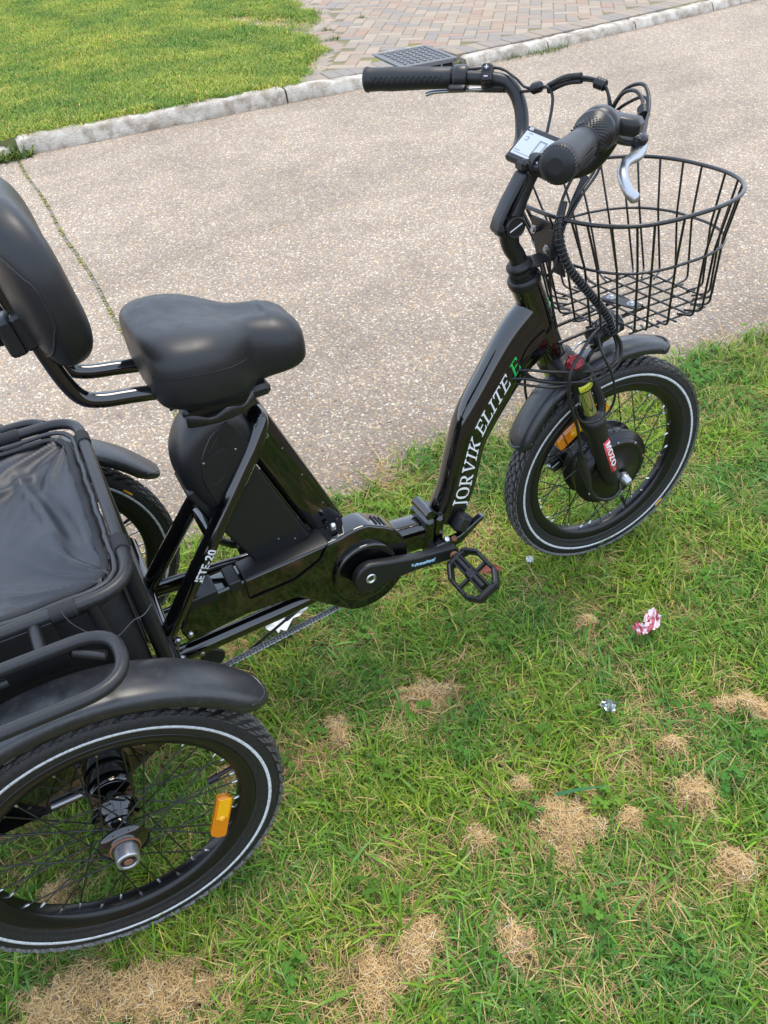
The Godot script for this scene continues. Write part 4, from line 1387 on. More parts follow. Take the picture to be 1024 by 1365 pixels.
func handlebars(t: Node3D) -> void:
	var st := nst()
	var half := [v(0.958, 0.945, 0), v(0.963, 0.9455, 0.045), v(0.982, 0.947, 0.082), v(1.0, 0.963, 0.107), v(1.009, 0.997, 0.13), v(1.002, 1.025, 0.149), v(0.982, 1.037, 0.168), v(0.923, 1.042, 0.213), v(0.80, 1.043, 0.309)]
	var all := []
	for i in range(half.size() - 1, 0, -1): all.append(half[i] * v(1, 1, -1))
	for q in half: all.append(q)
	sweep(st, smoothed(all, 6), 0.0118, 18)
	var bar := part("handlebar", st, M.matte, t, SB)
	for s in [-1.0, 1.0]:
		var e := v(0.795, 1.043, s * 0.312)
		var i := v(0.921, 1.042, s * 0.2145)
		var d := (e - i).normalized()
		var xf := disc_axis(i, d)
		var L := i.distance_to(e)
		st = nst()
		if s < 0:
			lathe(st, [Vector2(0.0145, 0.0), Vector2(0.0172, 0.003), Vector2(0.0175, L * 0.25), Vector2(0.0185, L * 0.5), Vector2(0.0196, L * 0.68), Vector2(0.0187, L * 0.82), Vector2(0.0193, L * 0.92), Vector2(0.0205, L * 0.965), Vector2(0.02, L * 0.985), Vector2(0.0165, L * 1.0)], xf, 32)
		else:
			lathe(st, [Vector2(0.0165, L * 0.36), Vector2(0.0196, L * 0.37), Vector2(0.0205, L * 0.55), Vector2(0.0226, L * 0.75), Vector2(0.0242, L * 0.9), Vector2(0.0244, L * 0.955), Vector2(0.0225, L * 0.985), Vector2(0.018, L * 1.008), Vector2(0.010, L * 1.02)], xf, 32)
		var g := part("grip", st, M.grip, bar)
		# cross stitching along the grip's seam and round its end
		st = nst()
		var ref := v(0, 1, 0) - d * d.y
		ref = ref.normalized()
		var side := d.cross(ref)
		var toward := v(0, 0, 1) - d * d.z - ref * v(0, 0, 1).dot(ref)
		if side.dot(toward) < 0: side = -side
		var nst_n := 13
		for k in nst_n:
			var f0 := lerpf(0.1 if s < 0 else 0.45, 0.9, float(k) / nst_n)
			var f1 := f0 + 0.75 / nst_n
			var rad := lerpf(0.0174, 0.0196, f0) if s < 0 else lerpf(0.0202, 0.0244, f0)
			for w in [-1.0, 1.0]:
				var pp := []
				for m in 4:
					var fm := m / 3.0
					var an: float = deg_to_rad(83.0 if s < 0 else 105.0) + w * 0.3 * (1.0 - 2.0 * fm)
					pp.append(i + d * L * lerpf(f0, f1, fm) + (ref * cos(an) + side * sin(an)) * (rad + 0.0004))
				sweep(st, PackedVector3Array(pp), 0.001, 5)
		for k in 34:
			var an := TAU * k / 34
			var an2 := an + 0.11
			var rr := 0.0201 if s < 0 else 0.0240
			var fe := 0.955 if s < 0 else 0.95
			sweep(st, PackedVector3Array([i + d * L * fe + (ref * cos(an) + side * sin(an)) * rr, i + d * L * (fe + 0.035) + (ref * cos(an2) + side * sin(an2)) * (rr - 0.0012)]), 0.0008, 5)
		part("stitching", st, M.matte, g)
		st = nst()
		if s < 0:
			lathe(st, [Vector2(0.015, -0.002), Vector2(0.0195, -0.004), Vector2(0.0205, -0.012), Vector2(0.0202, -0.024), Vector2(0.018, -0.028), Vector2(0.013, -0.028)], xf, 28)
			box(st, i - d * 0.012 + side * 0.021 - ref * 0.012, v(0.034, 0.012, 0.014), 0.005, Basis(d, ref, d.cross(ref)), 0.007)
			part("bell", st, M.plastic, bar)
			st = nst()
			var pi := i - d * 0.062
			lathe(st, [Vector2(0.013, -0.010), Vector2(0.0185, -0.009), Vector2(0.0192, 0.0), Vector2(0.0185, 0.009), Vector2(0.013, 0.010)], disc_axis(pi, d), 24)
			box(st, pi + (ref * 0.55 + side * 0.83) * 0.0155, v(0.019, 0.03, 0.011), 0.003, Basis(d, (ref * 0.83 - side * 0.55), d.cross(ref * 0.83 - side * 0.55)))
			var ctl := part("assist_buttons", st, M.matte, bar)
			st = nst()
			var nn := (ref * 0.55 + side * 0.83)
			var uu := (ref * 0.83 - side * 0.55)
			for k in 2:
				var cc := pi + nn * 0.0212 + uu * (0.0075 - 0.015 * k)
				box(st, cc, v(0.0125, 0.0115, 0.003), 0.002, Basis(d, uu, d.cross(uu)), 0.003)
			part("button", st, M.rubber, ctl)
			st = nst()
			for k in 2:
				var cc := pi + nn * 0.0229 + uu * (0.0075 - 0.015 * k)
				box(st, cc, v(0.0068, 0.0016, 0.0006), 0.0002, Basis(d, uu, d.cross(uu)))
				if k == 0: box(st, cc + nn * 0.0004, v(0.0016, 0.0068, 0.0006), 0.0002, Basis(d, uu, d.cross(uu)))
			part("button_symbols", st, M.stripe, ctl)
			# brake lever body and blade below
			st = nst()
			box(st, pi - ref * 0.0165 + side * 0.002 - d * 0.012, v(0.042, 0.012, 0.018), 0.004, Basis(d, ref, d.cross(ref)))
			part("brake_mount", st, M.matte, bar)
			st = nst()
			sweep(st, smoothed([pi - ref * 0.02 - d * 0.035 + v(0.014, 0, 0), pi - ref * 0.021 + d * 0.01 + v(0.024, 0, 0), pi - ref * 0.0225 + d * 0.06 + v(0.02, 0, 0), pi - ref * 0.0235 + d * 0.105 + v(0.012, 0, 0), pi - ref * 0.027 + d * 0.118 + v(0.009, 0, 0)], 5), [0.007, 0.006, 0.0052, 0.0058], 10, false, 0.7, 1.0)
			part("brake_lever", st, M.silver, bar)
		else:
			# twist throttle: ridged sleeve, flange and housing
			lathe(st, [Vector2(0.016, L * 0.02), Vector2(0.0275, L * 0.03), Vector2(0.0285, L * 0.06), Vector2(0.028, L * 0.1), Vector2(0.0225, L * 0.13), Vector2(0.021, L * 0.36), Vector2(0.018, L * 0.37)], xf, 32)
			var th := part("twist_throttle", st, M.plastic, bar)
			st = nst()
			for k in 30:
				var an := TAU * float(k) / 30.0
				for m in 6:
					var o := (ref * cos(an + 0.1 * (m % 2)) + side * sin(an + 0.1 * (m % 2)))
					ball(st, i + d * L * (0.15 + 0.038 * m) + o * 0.0219, v(0.0017, 0.0017, 0.0017), 3)
			var rd := part("throttle_ridges", st, M.rubber, th)
			rd.set_meta("kind", "stuff")
			st = nst()
			lathe(st, [Vector2(0.014, -0.024), Vector2(0.025, -0.022), Vector2(0.029, -0.016), Vector2(0.029, -0.002), Vector2(0.026, 0.003)], xf, 32)
			var q := i - d * 0.014
			box(st, v(0.958, 1.044, 0.207), v(0.03, 0.024, 0.07), 0.006, Basis(Vector3.UP, 0.62) * Basis(Vector3.RIGHT, 0.12), 0.009)
			box(st, v(0.982, 1.035, 0.203), v(0.024, 0.018, 0.032), 0.005, Basis(Vector3.UP, 0.62), 0.006)
			part("throttle_housing", st, M.plastic, bar)
			st = nst()
			box(st, v(0.955, 1.0575, 0.196), v(0.004, 0.001, 0.02), 0.0004, Basis(Vector3.UP, 0.62))
			part("red_mark", st, M.red, th)
			st = nst()
			sweep(st, smoothed([v(0.955, 1.03, 0.19), v(0.975, 1.018, 0.188), v(1.0, 1.01, 0.184), v(1.02, 1.006, 0.18)], 5), [0.013, 0.010, 0.0115, 0.009], 12, false, 0.7, 1.0)
			lathe(st, [Vector2(0.0155, -0.007), Vector2(0.0175, 0.0), Vector2(0.016, 0.005), Vector2(0.010, 0.0075)], disc_axis(v(1.012, 1.011, 0.184), v(0.1, 1, 0.15)), 24)
			var mount := part("brake_mount", st, M.plastic, bar)
			st = nst()
			lathe(st, [Vector2(0.0062, 0.0075), Vector2(0.0062, 0.0081), Vector2(0.005, 0.0081), Vector2(0.005, 0.0075)], disc_axis(v(1.012, 1.011, 0.184), v(0.1, 1, 0.15)), 20, true)
			part("mount_symbol", st, M.silver, mount)
			st = nst()
			sweep(st, smoothed([v(1.026, 1.006, 0.172), v(1.016, 0.998, 0.188), v(1.0, 0.993, 0.203), v(0.978, 0.994, 0.217), v(0.958, 0.995, 0.233), v(0.944, 0.987, 0.251), v(0.944, 0.972, 0.266), v(0.951, 0.963, 0.273), v(0.9545, 0.9595, 0.2755)], 6), [0.010, 0.0118, 0.0102, 0.0078, 0.0072, 0.0072, 0.0078, 0.0084, 0.003], 16, false, 0.78, 1.0)
			var blv := part("brake_lever", st, M.silver, bar)
			st = nst()
			lathe(st, [Vector2(0.0045, -0.009), Vector2(0.0045, 0.0095), Vector2(0.003, 0.0105)], disc_axis(v(1.014, 0.999, 0.186), v(0.1, 1, 0.15)), 6)
			part("pivot_bolt", st, M.steel, blv)
			st = nst()
			rod(st, v(1.026, 1.008, 0.172), v(1.04, 1.014, 0.158), 0.0048, 12)
			part("cable_adjuster", st, M.alloy, blv)
	# stem
	st = nst()
	sweep(st, smoothed([v(0.947, 0.757, 0), v(0.935, 0.79, 0), v(0.92, 0.815, 0), v(0.915, 0.845, 0), v(0.918, 0.86, 0)], 6), [0.0152, 0.0152, 0.0158, 0.018, 0.0165], 24)
	sweep(st, smoothed([v(0.917, 0.853, 0), v(0.933, 0.89, 0), v(0.947, 0.92, 0), v(0.957, 0.943, 0)], 6), [0.016, 0.0138, 0.0138, 0.0165], 18, false, 1.0, 1.1, Vector3.RIGHT, 0.8)
	rod(st, v(0.958, 0.945, -0.024), v(0.958, 0.945, 0.024), 0.0178, 24)
	box(st, v(0.978, 0.93, 0), v(0.018, 0.034, 0.036), 0.005, Basis(Vector3.BACK, 0.5))
	var stem := part("stem", st, M.matte, t, SB)
	st = nst()
	lathe(st, [Vector2(0.0175, 0.0), Vector2(0.018, 0.022), Vector2(0.0172, 0.0235), Vector2(0.015, 0.0235), Vector2(0.0146, 0.022)], Transform3D(Basis.IDENTITY, v(0.9165, 0.853, 0)), 32)
	var pv := part("stem_pivot", st, M.matte, stem)
	st = nst()
	box(st, v(0.9165, 0.853, 0.0224), v(0.026, 0.0022, 0.0008), 0.0003, Basis(Vector3.BACK, 0.45))
	part("white_line", st, M.stripe, pv)
	st = nst()
	var ld := (v(0.932, 0.932, 0) - v(0.886, 0.848, 0)).normalized()
	plate(st, rounded([Vector2(-0.004, -0.006), Vector2(0.09, -0.010), Vector2(0.104, -0.004), Vector2(0.1, 0.004), Vector2(0.05, 0.0085), Vector2(0.02, 0.0085), Vector2(0.0, 0.005)], 0.005, 4), -0.0165, 0.0165, 0.005, Transform3D(Basis(ld, v(-ld.y, ld.x, 0), v(0, 0, 1)), v(0.889, 0.845, 0.0)), true, 3)
	var lev := part("stem_lever", st, M.plastic, stem)
	st = nst()
	box(st, v(0.9, 0.845, 0.0), v(0.016, 0.022, 0.034), 0.004, Basis(Vector3.BACK, 0.4))
	part("lever_latch", st, M.matte, lev)
	# display
	var D0 := v(0.975, 0.993, -0.052); var D1 := v(0.995, 0.979, 0.013); var D2 := v(0.942, 0.943, 0.022); var D3 := v(0.922, 0.957, -0.043)
	var cen := (D0 + D1 + D2 + D3) * 0.25
	var rx := (D1 - D0).normalized(); var ry := (D0 - D3).normalized(); var rz := rx.cross(ry).normalized()
	ry = rz.cross(rx)
	var dispx := Transform3D(Basis(rx, ry, rz), cen)
	st = nst()
	box(st, v(0, 0, -0.007), v(0.071, 0.0665, 0.014), 0.0035, Basis.IDENTITY, 0.005)
	var disp := part("display", st, M.bezel, t, dispx)
	st = nst()
	box(st, v(0.0, -0.001, 0.0003), v(0.058, 0.0455, 0.0012), 0.0003)
	var scr := part("screen", st, M.screen, disp)
	st = nst()
	for q in [[0.013, 0.0125, 0.0125, 0.0026], [0.013, -0.0115, 0.0125, 0.0026], [0.0065, 0.0005, 0.0026, 0.026], [0.0195, 0.0005, 0.0026, 0.026], [-0.019, 0.006, 0.006, 0.0012], [-0.019, 0.012, 0.006, 0.0012], [-0.0165, 0.009, 0.0012, 0.006], [-0.021, -0.015, 0.012, 0.001], [0.0, -0.019, 0.05, 0.0008], [-0.018, 0.0185, 0.008, 0.0014]]:
		box(st, v(q[0], q[1], 0.0011), v(q[2], q[3], 0.0005), 0.0001)
	part("screen_digits", st, M.digit, scr)
	st = nst()
	lettering(st, "KD", "Droid Sans", 0.0042, func(x, y, o): return v(-0.027 + x, 0.0268 + y, 0.0001 + o), 0.0004, true)
	box(st, v(0.0, -0.0278, 0.0002), v(0.006, 0.004, 0.0006), 0.0002)
	part("display_print", st, M.stripe, disp)
	st = nst()
	box(st, v(0.945, 0.945, 0.0), v(0.03, 0.02, 0.03), 0.005)
	part("display_mount", st, M.matte, stem)

func cable(st: SurfaceTool, pts: Array, r := 0.0026) -> void:
	sweep(st, smoothed(pts, 7), r, 8)

func cables(t: Node3D) -> void:
	var L := [
		["brake_cable", [v(0.955, 1.018, -0.205), v(0.993, 1.017, -0.17), v(1.014, 1.022, -0.12), v(1.026, 1.033, -0.08), v(1.043, 1.051, -0.03), v(1.057, 1.053, 0.0), v(1.069, 1.046, 0.02), v(1.073, 1.02, 0.032), v(1.064, 0.985, 0.038), v(1.062, 0.928, 0.03), v(1.02, 0.9, 0.05), v(1.0, 0.875, 0.052), v(0.985, 0.84, 0.058)], 0.0026],
		["control_cable", [v(0.944, 1.053, -0.205), v(0.986, 1.054, -0.17), v(1.002, 1.042, -0.14), v(1.013, 1.028, -0.12), v(1.03, 1.031, -0.085), v(1.046, 1.046, -0.03), v(1.06, 1.049, 0.0), v(1.071, 1.04, 0.022), v(1.075, 1.015, 0.034), v(1.068, 0.98, 0.042), v(1.06, 0.925, 0.04), v(1.018, 0.893, 0.055), v(0.985, 0.85, 0.06)], 0.0024],
		["display_cable", [v(1.024, 1.03, -0.09), v(1.02, 1.036, -0.068), v(1.026, 1.026, -0.06), v(1.021, 1.008, -0.05), v(1.0, 0.972, -0.03)], 0.0026],
		["brake_cable", [v(1.062, 0.94, 0.03), v(1.073, 0.985, 0.022), v(1.08, 1.011, 0.03), v(1.081, 1.044, 0.06), v(1.081, 1.056, 0.1), v(1.071, 1.04, 0.13), v(1.046, 1.026, 0.16), v(1.005, 1.012, 0.2)], 0.0028],
		["throttle_cable", [v(1.064, 0.94, 0.032), v(1.077, 0.985, 0.025), v(1.078, 1.031, 0.05), v(1.072, 1.048, 0.09), v(1.067, 1.039, 0.12), v(1.036, 1.026, 0.15), v(0.99, 1.024, 0.19)], 0.0028],
		["brake_switch_cable", [v(1.066, 0.95, 0.034), v(1.082, 1.0, 0.032), v(1.084, 1.03, 0.075), v(1.078, 1.04, 0.115), v(1.05, 1.022, 0.155), v(1.02, 1.012, 0.19)], 0.0026],
	]
	for c in L:
		var st := nst()
		cable(st, c[1], c[2])
		part(c[0], st, M.cable, t, SB)
	var st := nst()
	sweep(st, smoothed([v(1.028, 1.035, -0.075), v(1.039, 1.05, -0.045), v(1.049, 1.056, -0.015)], 5), 0.0046, 10)
	sweep(st, smoothed([v(1.028, 1.027, -0.075), v(1.041, 1.042, -0.045), v(1.051, 1.048, -0.015)], 5), 0.0042, 10)
	part("cable_connector", st, M.rubber, t, SB)
	for q in [[v(1.02, 1.03, -0.098), v(0.3, 0.3, 0.9)], [v(1.066, 1.046, 0.014), v(0.4, -0.2, 0.9)], [v(1.055, 1.03, 0.14), v(-0.5, -0.35, 0.8)]]:
		st = nst()
		var xf := disc_axis(q[0], q[1])
		for k in 4:
			lathe(st, [Vector2(0.0075, -0.0024), Vector2(0.0092, 0.0), Vector2(0.0075, 0.0024)], Transform3D(xf.basis, xf * v(0, 0, (k - 1.5) * 0.0046)), 14)
		part("cable_wrap", st, M.cable, t, SB)
	# spiral-wrapped loom in front of the head tube
	st = nst()
	var loom := smoothed([v(0.99, 0.885, 0.052), v(0.977, 0.856, 0.06), v(0.976, 0.821, 0.066), v(0.99, 0.78, 0.072), v(1.023, 0.738, 0.074), v(1.06, 0.696, 0.072), v(1.094, 0.653, 0.07), v(1.109, 0.618, 0.07)], 10)
	sweep(st, loom, 0.0062, 12)
	var lm := part("cable_loom", st, M.cable, t, FR)
	st = nst()
	var fr := frames(loom, false)
	var total := 0.0
	var hel := PackedVector3Array()
	var ph := 0.0
	for i in loom.size() - 1:
		var seg := loom[i].distance_to(loom[i + 1])
		var k := maxi(2, int(seg / 0.0009))
		if i < 7: continue
		for j in k:
			var f := float(j) / k
			ph += TAU * (seg / k) / 0.0084
			var c := loom[i].lerp(loom[i + 1], f)
			var u: Vector3 = fr[i][1].lerp(fr[i + 1][1], f); var w: Vector3 = fr[i][2].lerp(fr[i + 1][2], f)
			hel.append(c + (u * cos(ph) + w * sin(ph)) * 0.0072)
	sweep(st, hel, 0.0019, 6)
	part("spiral_wrap", st, M.spiral, lm)
	st = nst()
	sweep(st, smoothed([v(1.035, 0.915, 0.048), v(1.01, 0.885, 0.055), v(0.998, 0.862, 0.058)], 5), 0.0058, 10)
	part("cable_sleeve", st, M.cable, t, FR)
	var F2 := [
		["thin_cable", [v(1.055, 0.945, 0.03), v(1.003, 0.902, 0.042), v(0.98, 0.846, 0.044), v(0.972, 0.783, 0.044), v(0.984, 0.715, 0.036), v(1.0, 0.65, 0.036)], 0.0026],
		["brake_hose", [v(1.104, 0.627, 0.068), v(1.116, 0.593, 0.074), v(1.104, 0.57, 0.082), v(1.055, 0.564, 0.085), v(0.982, 0.576, 0.064), v(0.936, 0.585, 0.04), v(0.915, 0.582, 0.02)], 0.0028],
		["loom_cable", [v(1.108, 0.626, 0.072), v(1.126, 0.587, 0.074), v(1.116, 0.557, 0.082), v(1.061, 0.546, 0.09), v(0.983, 0.556, 0.07), v(0.928, 0.57, 0.042), v(0.9, 0.57, 0.02)], 0.003],
		["loom_cable", [v(1.112, 0.622, 0.066), v(1.13, 0.592, 0.07), v(1.12, 0.565, 0.08), v(1.058, 0.556, 0.088), v(0.99, 0.545, 0.07), v(0.95, 0.548, 0.045), v(0.915, 0.556, 0.02)], 0.0026],
		["motor_cable", [v(1.1, 0.64, 0.06), v(1.06, 0.632, 0.07), v(1.02, 0.612, 0.085), v(0.99, 0.584, 0.095), v(0.988, 0.53, 0.1), v(1.012, 0.46, 0.1), v(1.026, 0.4, 0.098), v(1.04, 0.37, 0.095)], 0.0033],
		["lamp_cable", [v(1.075, 0.648, 0.055), v(1.066, 0.602, 0.09), v(1.088, 0.549, 0.1), v(1.1, 0.496, 0.1), v(1.09, 0.461, 0.094), v(1.061, 0.452, 0.092), v(1.022, 0.47, 0.096), v(0.998, 0.52, 0.098)], 0.0025],
		["lower_cable", [v(0.93, 0.58, 0.03), v(0.955, 0.556, 0.035), v(1.0, 0.54, 0.045), v(1.03, 0.53, 0.03)], 0.0042],
		["brake_cable", [v(0.985, 0.565, -0.03), v(0.99, 0.5, -0.045), v(1.02, 0.42, -0.07), v(1.05, 0.33, -0.07)], 0.0028],
	]
	for c in F2:
		st = nst()
		cable(st, c[1], c[2])
		part(c[0], st, M.cable, t, FR)
	st = nst()
	sweep(st, smoothed([v(1.036, 0.385, 0.092), v(1.054, 0.335, 0.094), v(1.07, 0.285, 0.094)], 5), [0.007, 0.0085, 0.0085, 0.005], 12)
	var mc := part("motor_connector", st, M.cable, t, ST)
	st = nst()
	cable(st, [v(1.07, 0.285, 0.094), v(1.082, 0.262, 0.095), v(1.105, 0.241, 0.095), v(1.14, 0.228, 0.09), v(1.165, 0.232, 0.08), v(1.172, 0.245, 0.07)], 0.0042)
	part("connector_tail", st, M.cable, mc)
	# headlamp over the fender
	st = nst()
	var la := v(0.93, 0.36, 0).normalized()
	lathe(st, [Vector2(0.012, -0.032), Vector2(0.0185, -0.03), Vector2(0.0215, -0.022), Vector2(0.0225, 0.0), Vector2(0.0235, 0.028), Vector2(0.0245, 0.034), Vector2(0.022, 0.036)], disc_axis(v(1.122, 0.606, 0.018), la), 28)
	box(st, v(1.115, 0.578, 0.018), v(0.02, 0.03, 0.012), 0.003)
	rod(st, v(1.1, 0.575, 0.018), v(1.115, 0.578, 0.018), 0.005)
	var lamp := part("headlamp", st, M.plastic, t, ST)
	st = nst()
	lathe(st, [Vector2(0.021, 0.034), Vector2(0.018, 0.039), Vector2(0.008, 0.042)], disc_axis(v(1.122, 0.606, 0.018), la), 28)
	part("lamp_lens", st, M.lamp, lamp)
	for q in [0.012, 0.028]:
		st = nst()
		sweep(st, smoothed([v(1.1, 0.588, q), v(1.07, 0.59, q + 0.004), v(1.052, 0.575, q + 0.006), v(1.045, 0.556, q + 0.008)], 5), 0.0024, 8)
		part("lamp_bracket", st, M.alloy, lamp)
	st = nst()
	sweep(st, smoothed([v(1.11, 0.575, 0.024), v(1.09, 0.57, 0.03), v(1.082, 0.55, 0.03), v(1.085, 0.53, 0.03)], 5), 0.004, 8)
	part("lamp_arm", st, M.matte, lamp)

func front_basket(t: Node3D) -> void:
	# it hangs from the head tube
	var bk := group("front_basket", t, FR * Transform3D(Basis.IDENTITY, v(0.98, 0.86, 0)))
	var back := bk.transform.affine_inverse() * FR
	var ringat := func(c: float, hx: float, hz: float, y: float) -> PackedVector3Array:
		var out := PackedVector3Array()
		for k in 72:
			var a := TAU * k / 72
			var ca := cos(a); var sa := sin(a)
			var e := 0.85 if ca > 0 else 0.66
			out.append(v(c + hx * signf(ca) * pow(absf(ca), e), y, hz * signf(sa) * pow(absf(sa), 0.82)))
		return out
	var st := nst()
	sweep(st, ringat.call(0.185, 0.188, 0.189, 0.0), 0.0037, 10, true)
	part("top_hoop", st, M.wire, bk)
	st = nst()
	sweep(st, ringat.call(0.205, 0.162, 0.160, -0.095), 0.0027, 8, true)
	part("middle_hoop", st, M.wire, bk)
	# upright wires, bent in under the floor
	var n := 27
	for k in n:
		var i := int(72.0 * (k + 0.3) / n)
		var a: Vector3 = ringat.call(0.185, 0.1855, 0.1865, -0.001)[i]
		var m: Vector3 = ringat.call(0.205, 0.1595, 0.1575, -0.095)[i]
		var b: Vector3 = ringat.call(0.228, 0.150, 0.134, -0.222)[i]
		var c: Vector3 = ringat.call(0.228, 0.118, 0.102, -0.2265)[i]
		st = nst()
		sweep(st, cornered([a, m, b, c], 0.011, 5), 0.0022, 8)
		part("upright_wire", st, M.wire, bk)
	for k in 7:
		var z := (k - 3) * 0.035
		var w := pow(maxf(0.0, 1.0 - pow(absf(z) / 0.134, 2.4)), 0.5) * 0.140
		st = nst()
		rod(st, v(0.228 - w, -0.2305, z), v(0.228 + w, -0.2305, z), 0.0021, 7)
		part("floor_wire", st, M.wire, bk)
		var x := (k - 3) * 0.04
		w = pow(maxf(0.0, 1.0 - pow(absf(x) / 0.150, 2.4)), 0.5) * 0.126
		st = nst()
		rod(st, v(0.228 + x, -0.2262, -w), v(0.228 + x, -0.2262, w), 0.0021, 7)
		part("floor_wire", st, M.wire, bk)
	# clamp plates with bolts
	st = nst()
	box(st, v(0.205, -0.2222, 0.0), v(0.03, 0.003, 0.085), 0.0012, Basis(Vector3.UP, 0.2))
	var fp := part("floor_plate", st, M.matte, bk)
	for z in [-0.024, 0.024]:
		st = nst()
		lathe(st, [Vector2(0.0095, 0.0), Vector2(0.0095, 0.0015), Vector2(0.006, 0.0018), Vector2(0.006, 0.0055), Vector2(0.003, 0.006)], disc_axis(v(0.205 + z * 0.2, -0.2207, z), Vector3.UP), 12)
		part("plate_bolt", st, M.steel, fp)
	st = nst()
	box(st, v(1.0, 0.805, 0.0), v(0.004, 0.075, 0.085), 0.0015, Basis(Vector3.BACK, 0.2))
	var hp := part("hanger_plate", st, M.matte, bk, back)
	st = nst()
	box(st, v(0.998, 0.79, 0.03), v(0.004, 0.085, 0.03), 0.001, Basis(Vector3.BACK, 0.2))
	part("hanger_strip", st, M.matte, hp)
	for q in [v(0.995, 0.795, 0.018), v(0.995, 0.82, -0.02)]:
		st = nst()
		rod(st, q, q + v(-0.016, 0.003, 0), 0.0045, 8)
		lathe(st, [Vector2(0.008, 0.0), Vector2(0.008, 0.005)], disc_axis(q + v(-0.008, 0.002, 0), v(-1, 0.2, 0)), 6)
		part("plate_bolt", st, M.steel, hp)
	st = nst()
	plate(st, rounded([Vector2(0.945, -0.022), Vector2(0.962, -0.03), Vector2(0.978, -0.018), Vector2(0.998, -0.022), Vector2(0.998, 0.022), Vector2(0.978, 0.018), Vector2(0.962, 0.03), Vector2(0.945, 0.022)], 0.003, 2), -0.002, 0.002, 0.0008, Transform3D(Basis(Vector3.RIGHT, PI * 0.5), v(0, 0.776, 0)))
	sweep(st, smoothed([v(0.955, 0.768, 0.03), v(0.975, 0.758, 0.036), v(0.99, 0.768, 0.035), v(1.0, 0.785, 0.03)], 5), 0.003, 7)
	part("hanger_bracket", st, M.matte, bk, back)
	for s in [-1.0, 1.0]:
		st = nst()
		rod(st, v(1.012, 0.612, s * 0.028), v(1.22, 0.626, s * 0.03), 0.0034, 8)
		part("support_rod", st, M.wire, bk, back)

func build_tricycle() -> void:
	var t := group("tricycle", self)
	tag(t, "glossy black electric tricycle with step-through frame, parked on the grass verge", "tricycle")
	wheel_shapes()
	rear_wheel(t, 0.331, 0.06, 1.0)
	rear_wheel(t, -0.339, 0.30, -1.0)
	rear_fender(t, 0.331)
	rear_fender(t, -0.339)
	axle(t)
	rear_rack(t)
	frame(t)
	drivetrain(t)
	saddle(t)
	backrest(t)
	front_wheel(t)
	front_basket(t)
	handlebars(t)
	cables(t)

# ------------------------------------------------------------------ grass
func blade(st: SurfaceTool, root: Vector3, az: float, lean: float, length: float, width: float, droop: float, twist: float, col: Color, segs := 3) -> void:
	var d := v(cos(az), 0, sin(az))
	var side := v(-sin(az), 0, cos(az)).rotated(Vector3.UP, twist)
	var pos := root
	var th := lean
	var prevl := pos - side * width * 0.5
	var prevr := pos + side * width * 0.5
	for i in segs:
		var f := (i + 1.0) / segs
		th += droop / segs
		pos += (d * sin(th) + Vector3.UP * cos(th)) * length / segs
		if pos.y < 0.004: pos.y = 0.004
		var w := width * (1.0 - pow(f, 2.2))
		st.set_color(col.darkened(0.0) if f < 0.99 else col.lightened(0.05))
		var l := pos - side * w * 0.5
		var r := pos + side * w * 0.5
		if i < segs - 1:
			for q in [prevl, prevr, r, prevl, r, l]: st.add_vertex(q)
		else:
			for q in [prevl, prevr, pos]: st.add_vertex(q)
		prevl = l; prevr = r

func tuft(n: int, radius: float, lo: float, hi: float, wlo: float, whi: float, straw: float, seed_: int, flop := 1.0) -> ArrayMesh:
	var r := RandomNumberGenerator.new(); r.seed = seed_
	var st := nst()
	st.set_smooth_group(0)
	for i in n:
		var a := r.randf() * TAU; var q := sqrt(r.randf()) * radius
		var col: Color
		if r.randf() < straw:
			col = Color(0.36, 0.27, 0.14).lerp(Color(0.47, 0.39, 0.22), r.randf())
		else:
			var k := r.randf()
			col = Color(0.05, 0.12, 0.02).lerp(Color(0.17, 0.27, 0.04), k)
			if r.randf() < 0.22: col = Color(0.22, 0.27, 0.06).lerp(Color(0.07, 0.17, 0.07), r.randf())
		gid += 1
		st.set_smooth_group(gid)
		blade(st, v(cos(a) * q, 0, sin(a) * q), r.randf() * TAU, r.randf_range(0.15, 0.95) * flop, r.randf_range(lo, hi), r.randf_range(wlo, whi), r.randf_range(0.2, 1.5) * flop, r.randf_range(-0.6, 0.6), col)
	return finish(st, M.grass)

func clover(seed_: int) -> ArrayMesh:
	var r := RandomNumberGenerator.new(); r.seed = seed_
	var st := nst()
	for i in 9:
		var a := r.randf() * TAU; var q := sqrt(r.randf()) * 0.03
		var top := v(cos(a) * q, r.randf_range(0.02, 0.042), sin(a) * q)
		var col := Color(0.05, 0.12, 0.03).lerp(Color(0.09, 0.17, 0.04), r.randf())
		var turn := r.randf() * TAU
		var tilt := Basis(v(r.randf() - 0.5, 0, r.randf() - 0.5).normalized(), r.randf_range(0.0, 0.5))
		var size := r.randf_range(0.005, 0.0085)
		gid += 1; st.set_smooth_group(gid); st.set_color(col * 0.8)
		for p in [v(top.x * 0.6 - 0.0006, 0, top.z * 0.6), top, v(top.x * 0.6 + 0.0006, 0, top.z * 0.6)]: st.add_vertex(p)
		for l in 3:
			var b := tilt * Basis(Vector3.UP, turn + l * TAU / 3.0)
			st.set_color(col)
			gid += 1; st.set_smooth_group(gid)
			var rim := []
			for e in [[0.15, -0.35], [0.7, -0.62], [1.1, -0.45], [1.0, 0.0], [1.1, 0.45], [0.7, 0.62], [0.15, 0.35]]:
				rim.append(top + b * v(e[0] * size, 0.001 + absf(e[1]) * size * 0.25, e[1] * size))
			for k in 6:
				for p in [top, rim[k + 1], rim[k]]: st.add_vertex(p)
	return finish(st, M.grass)

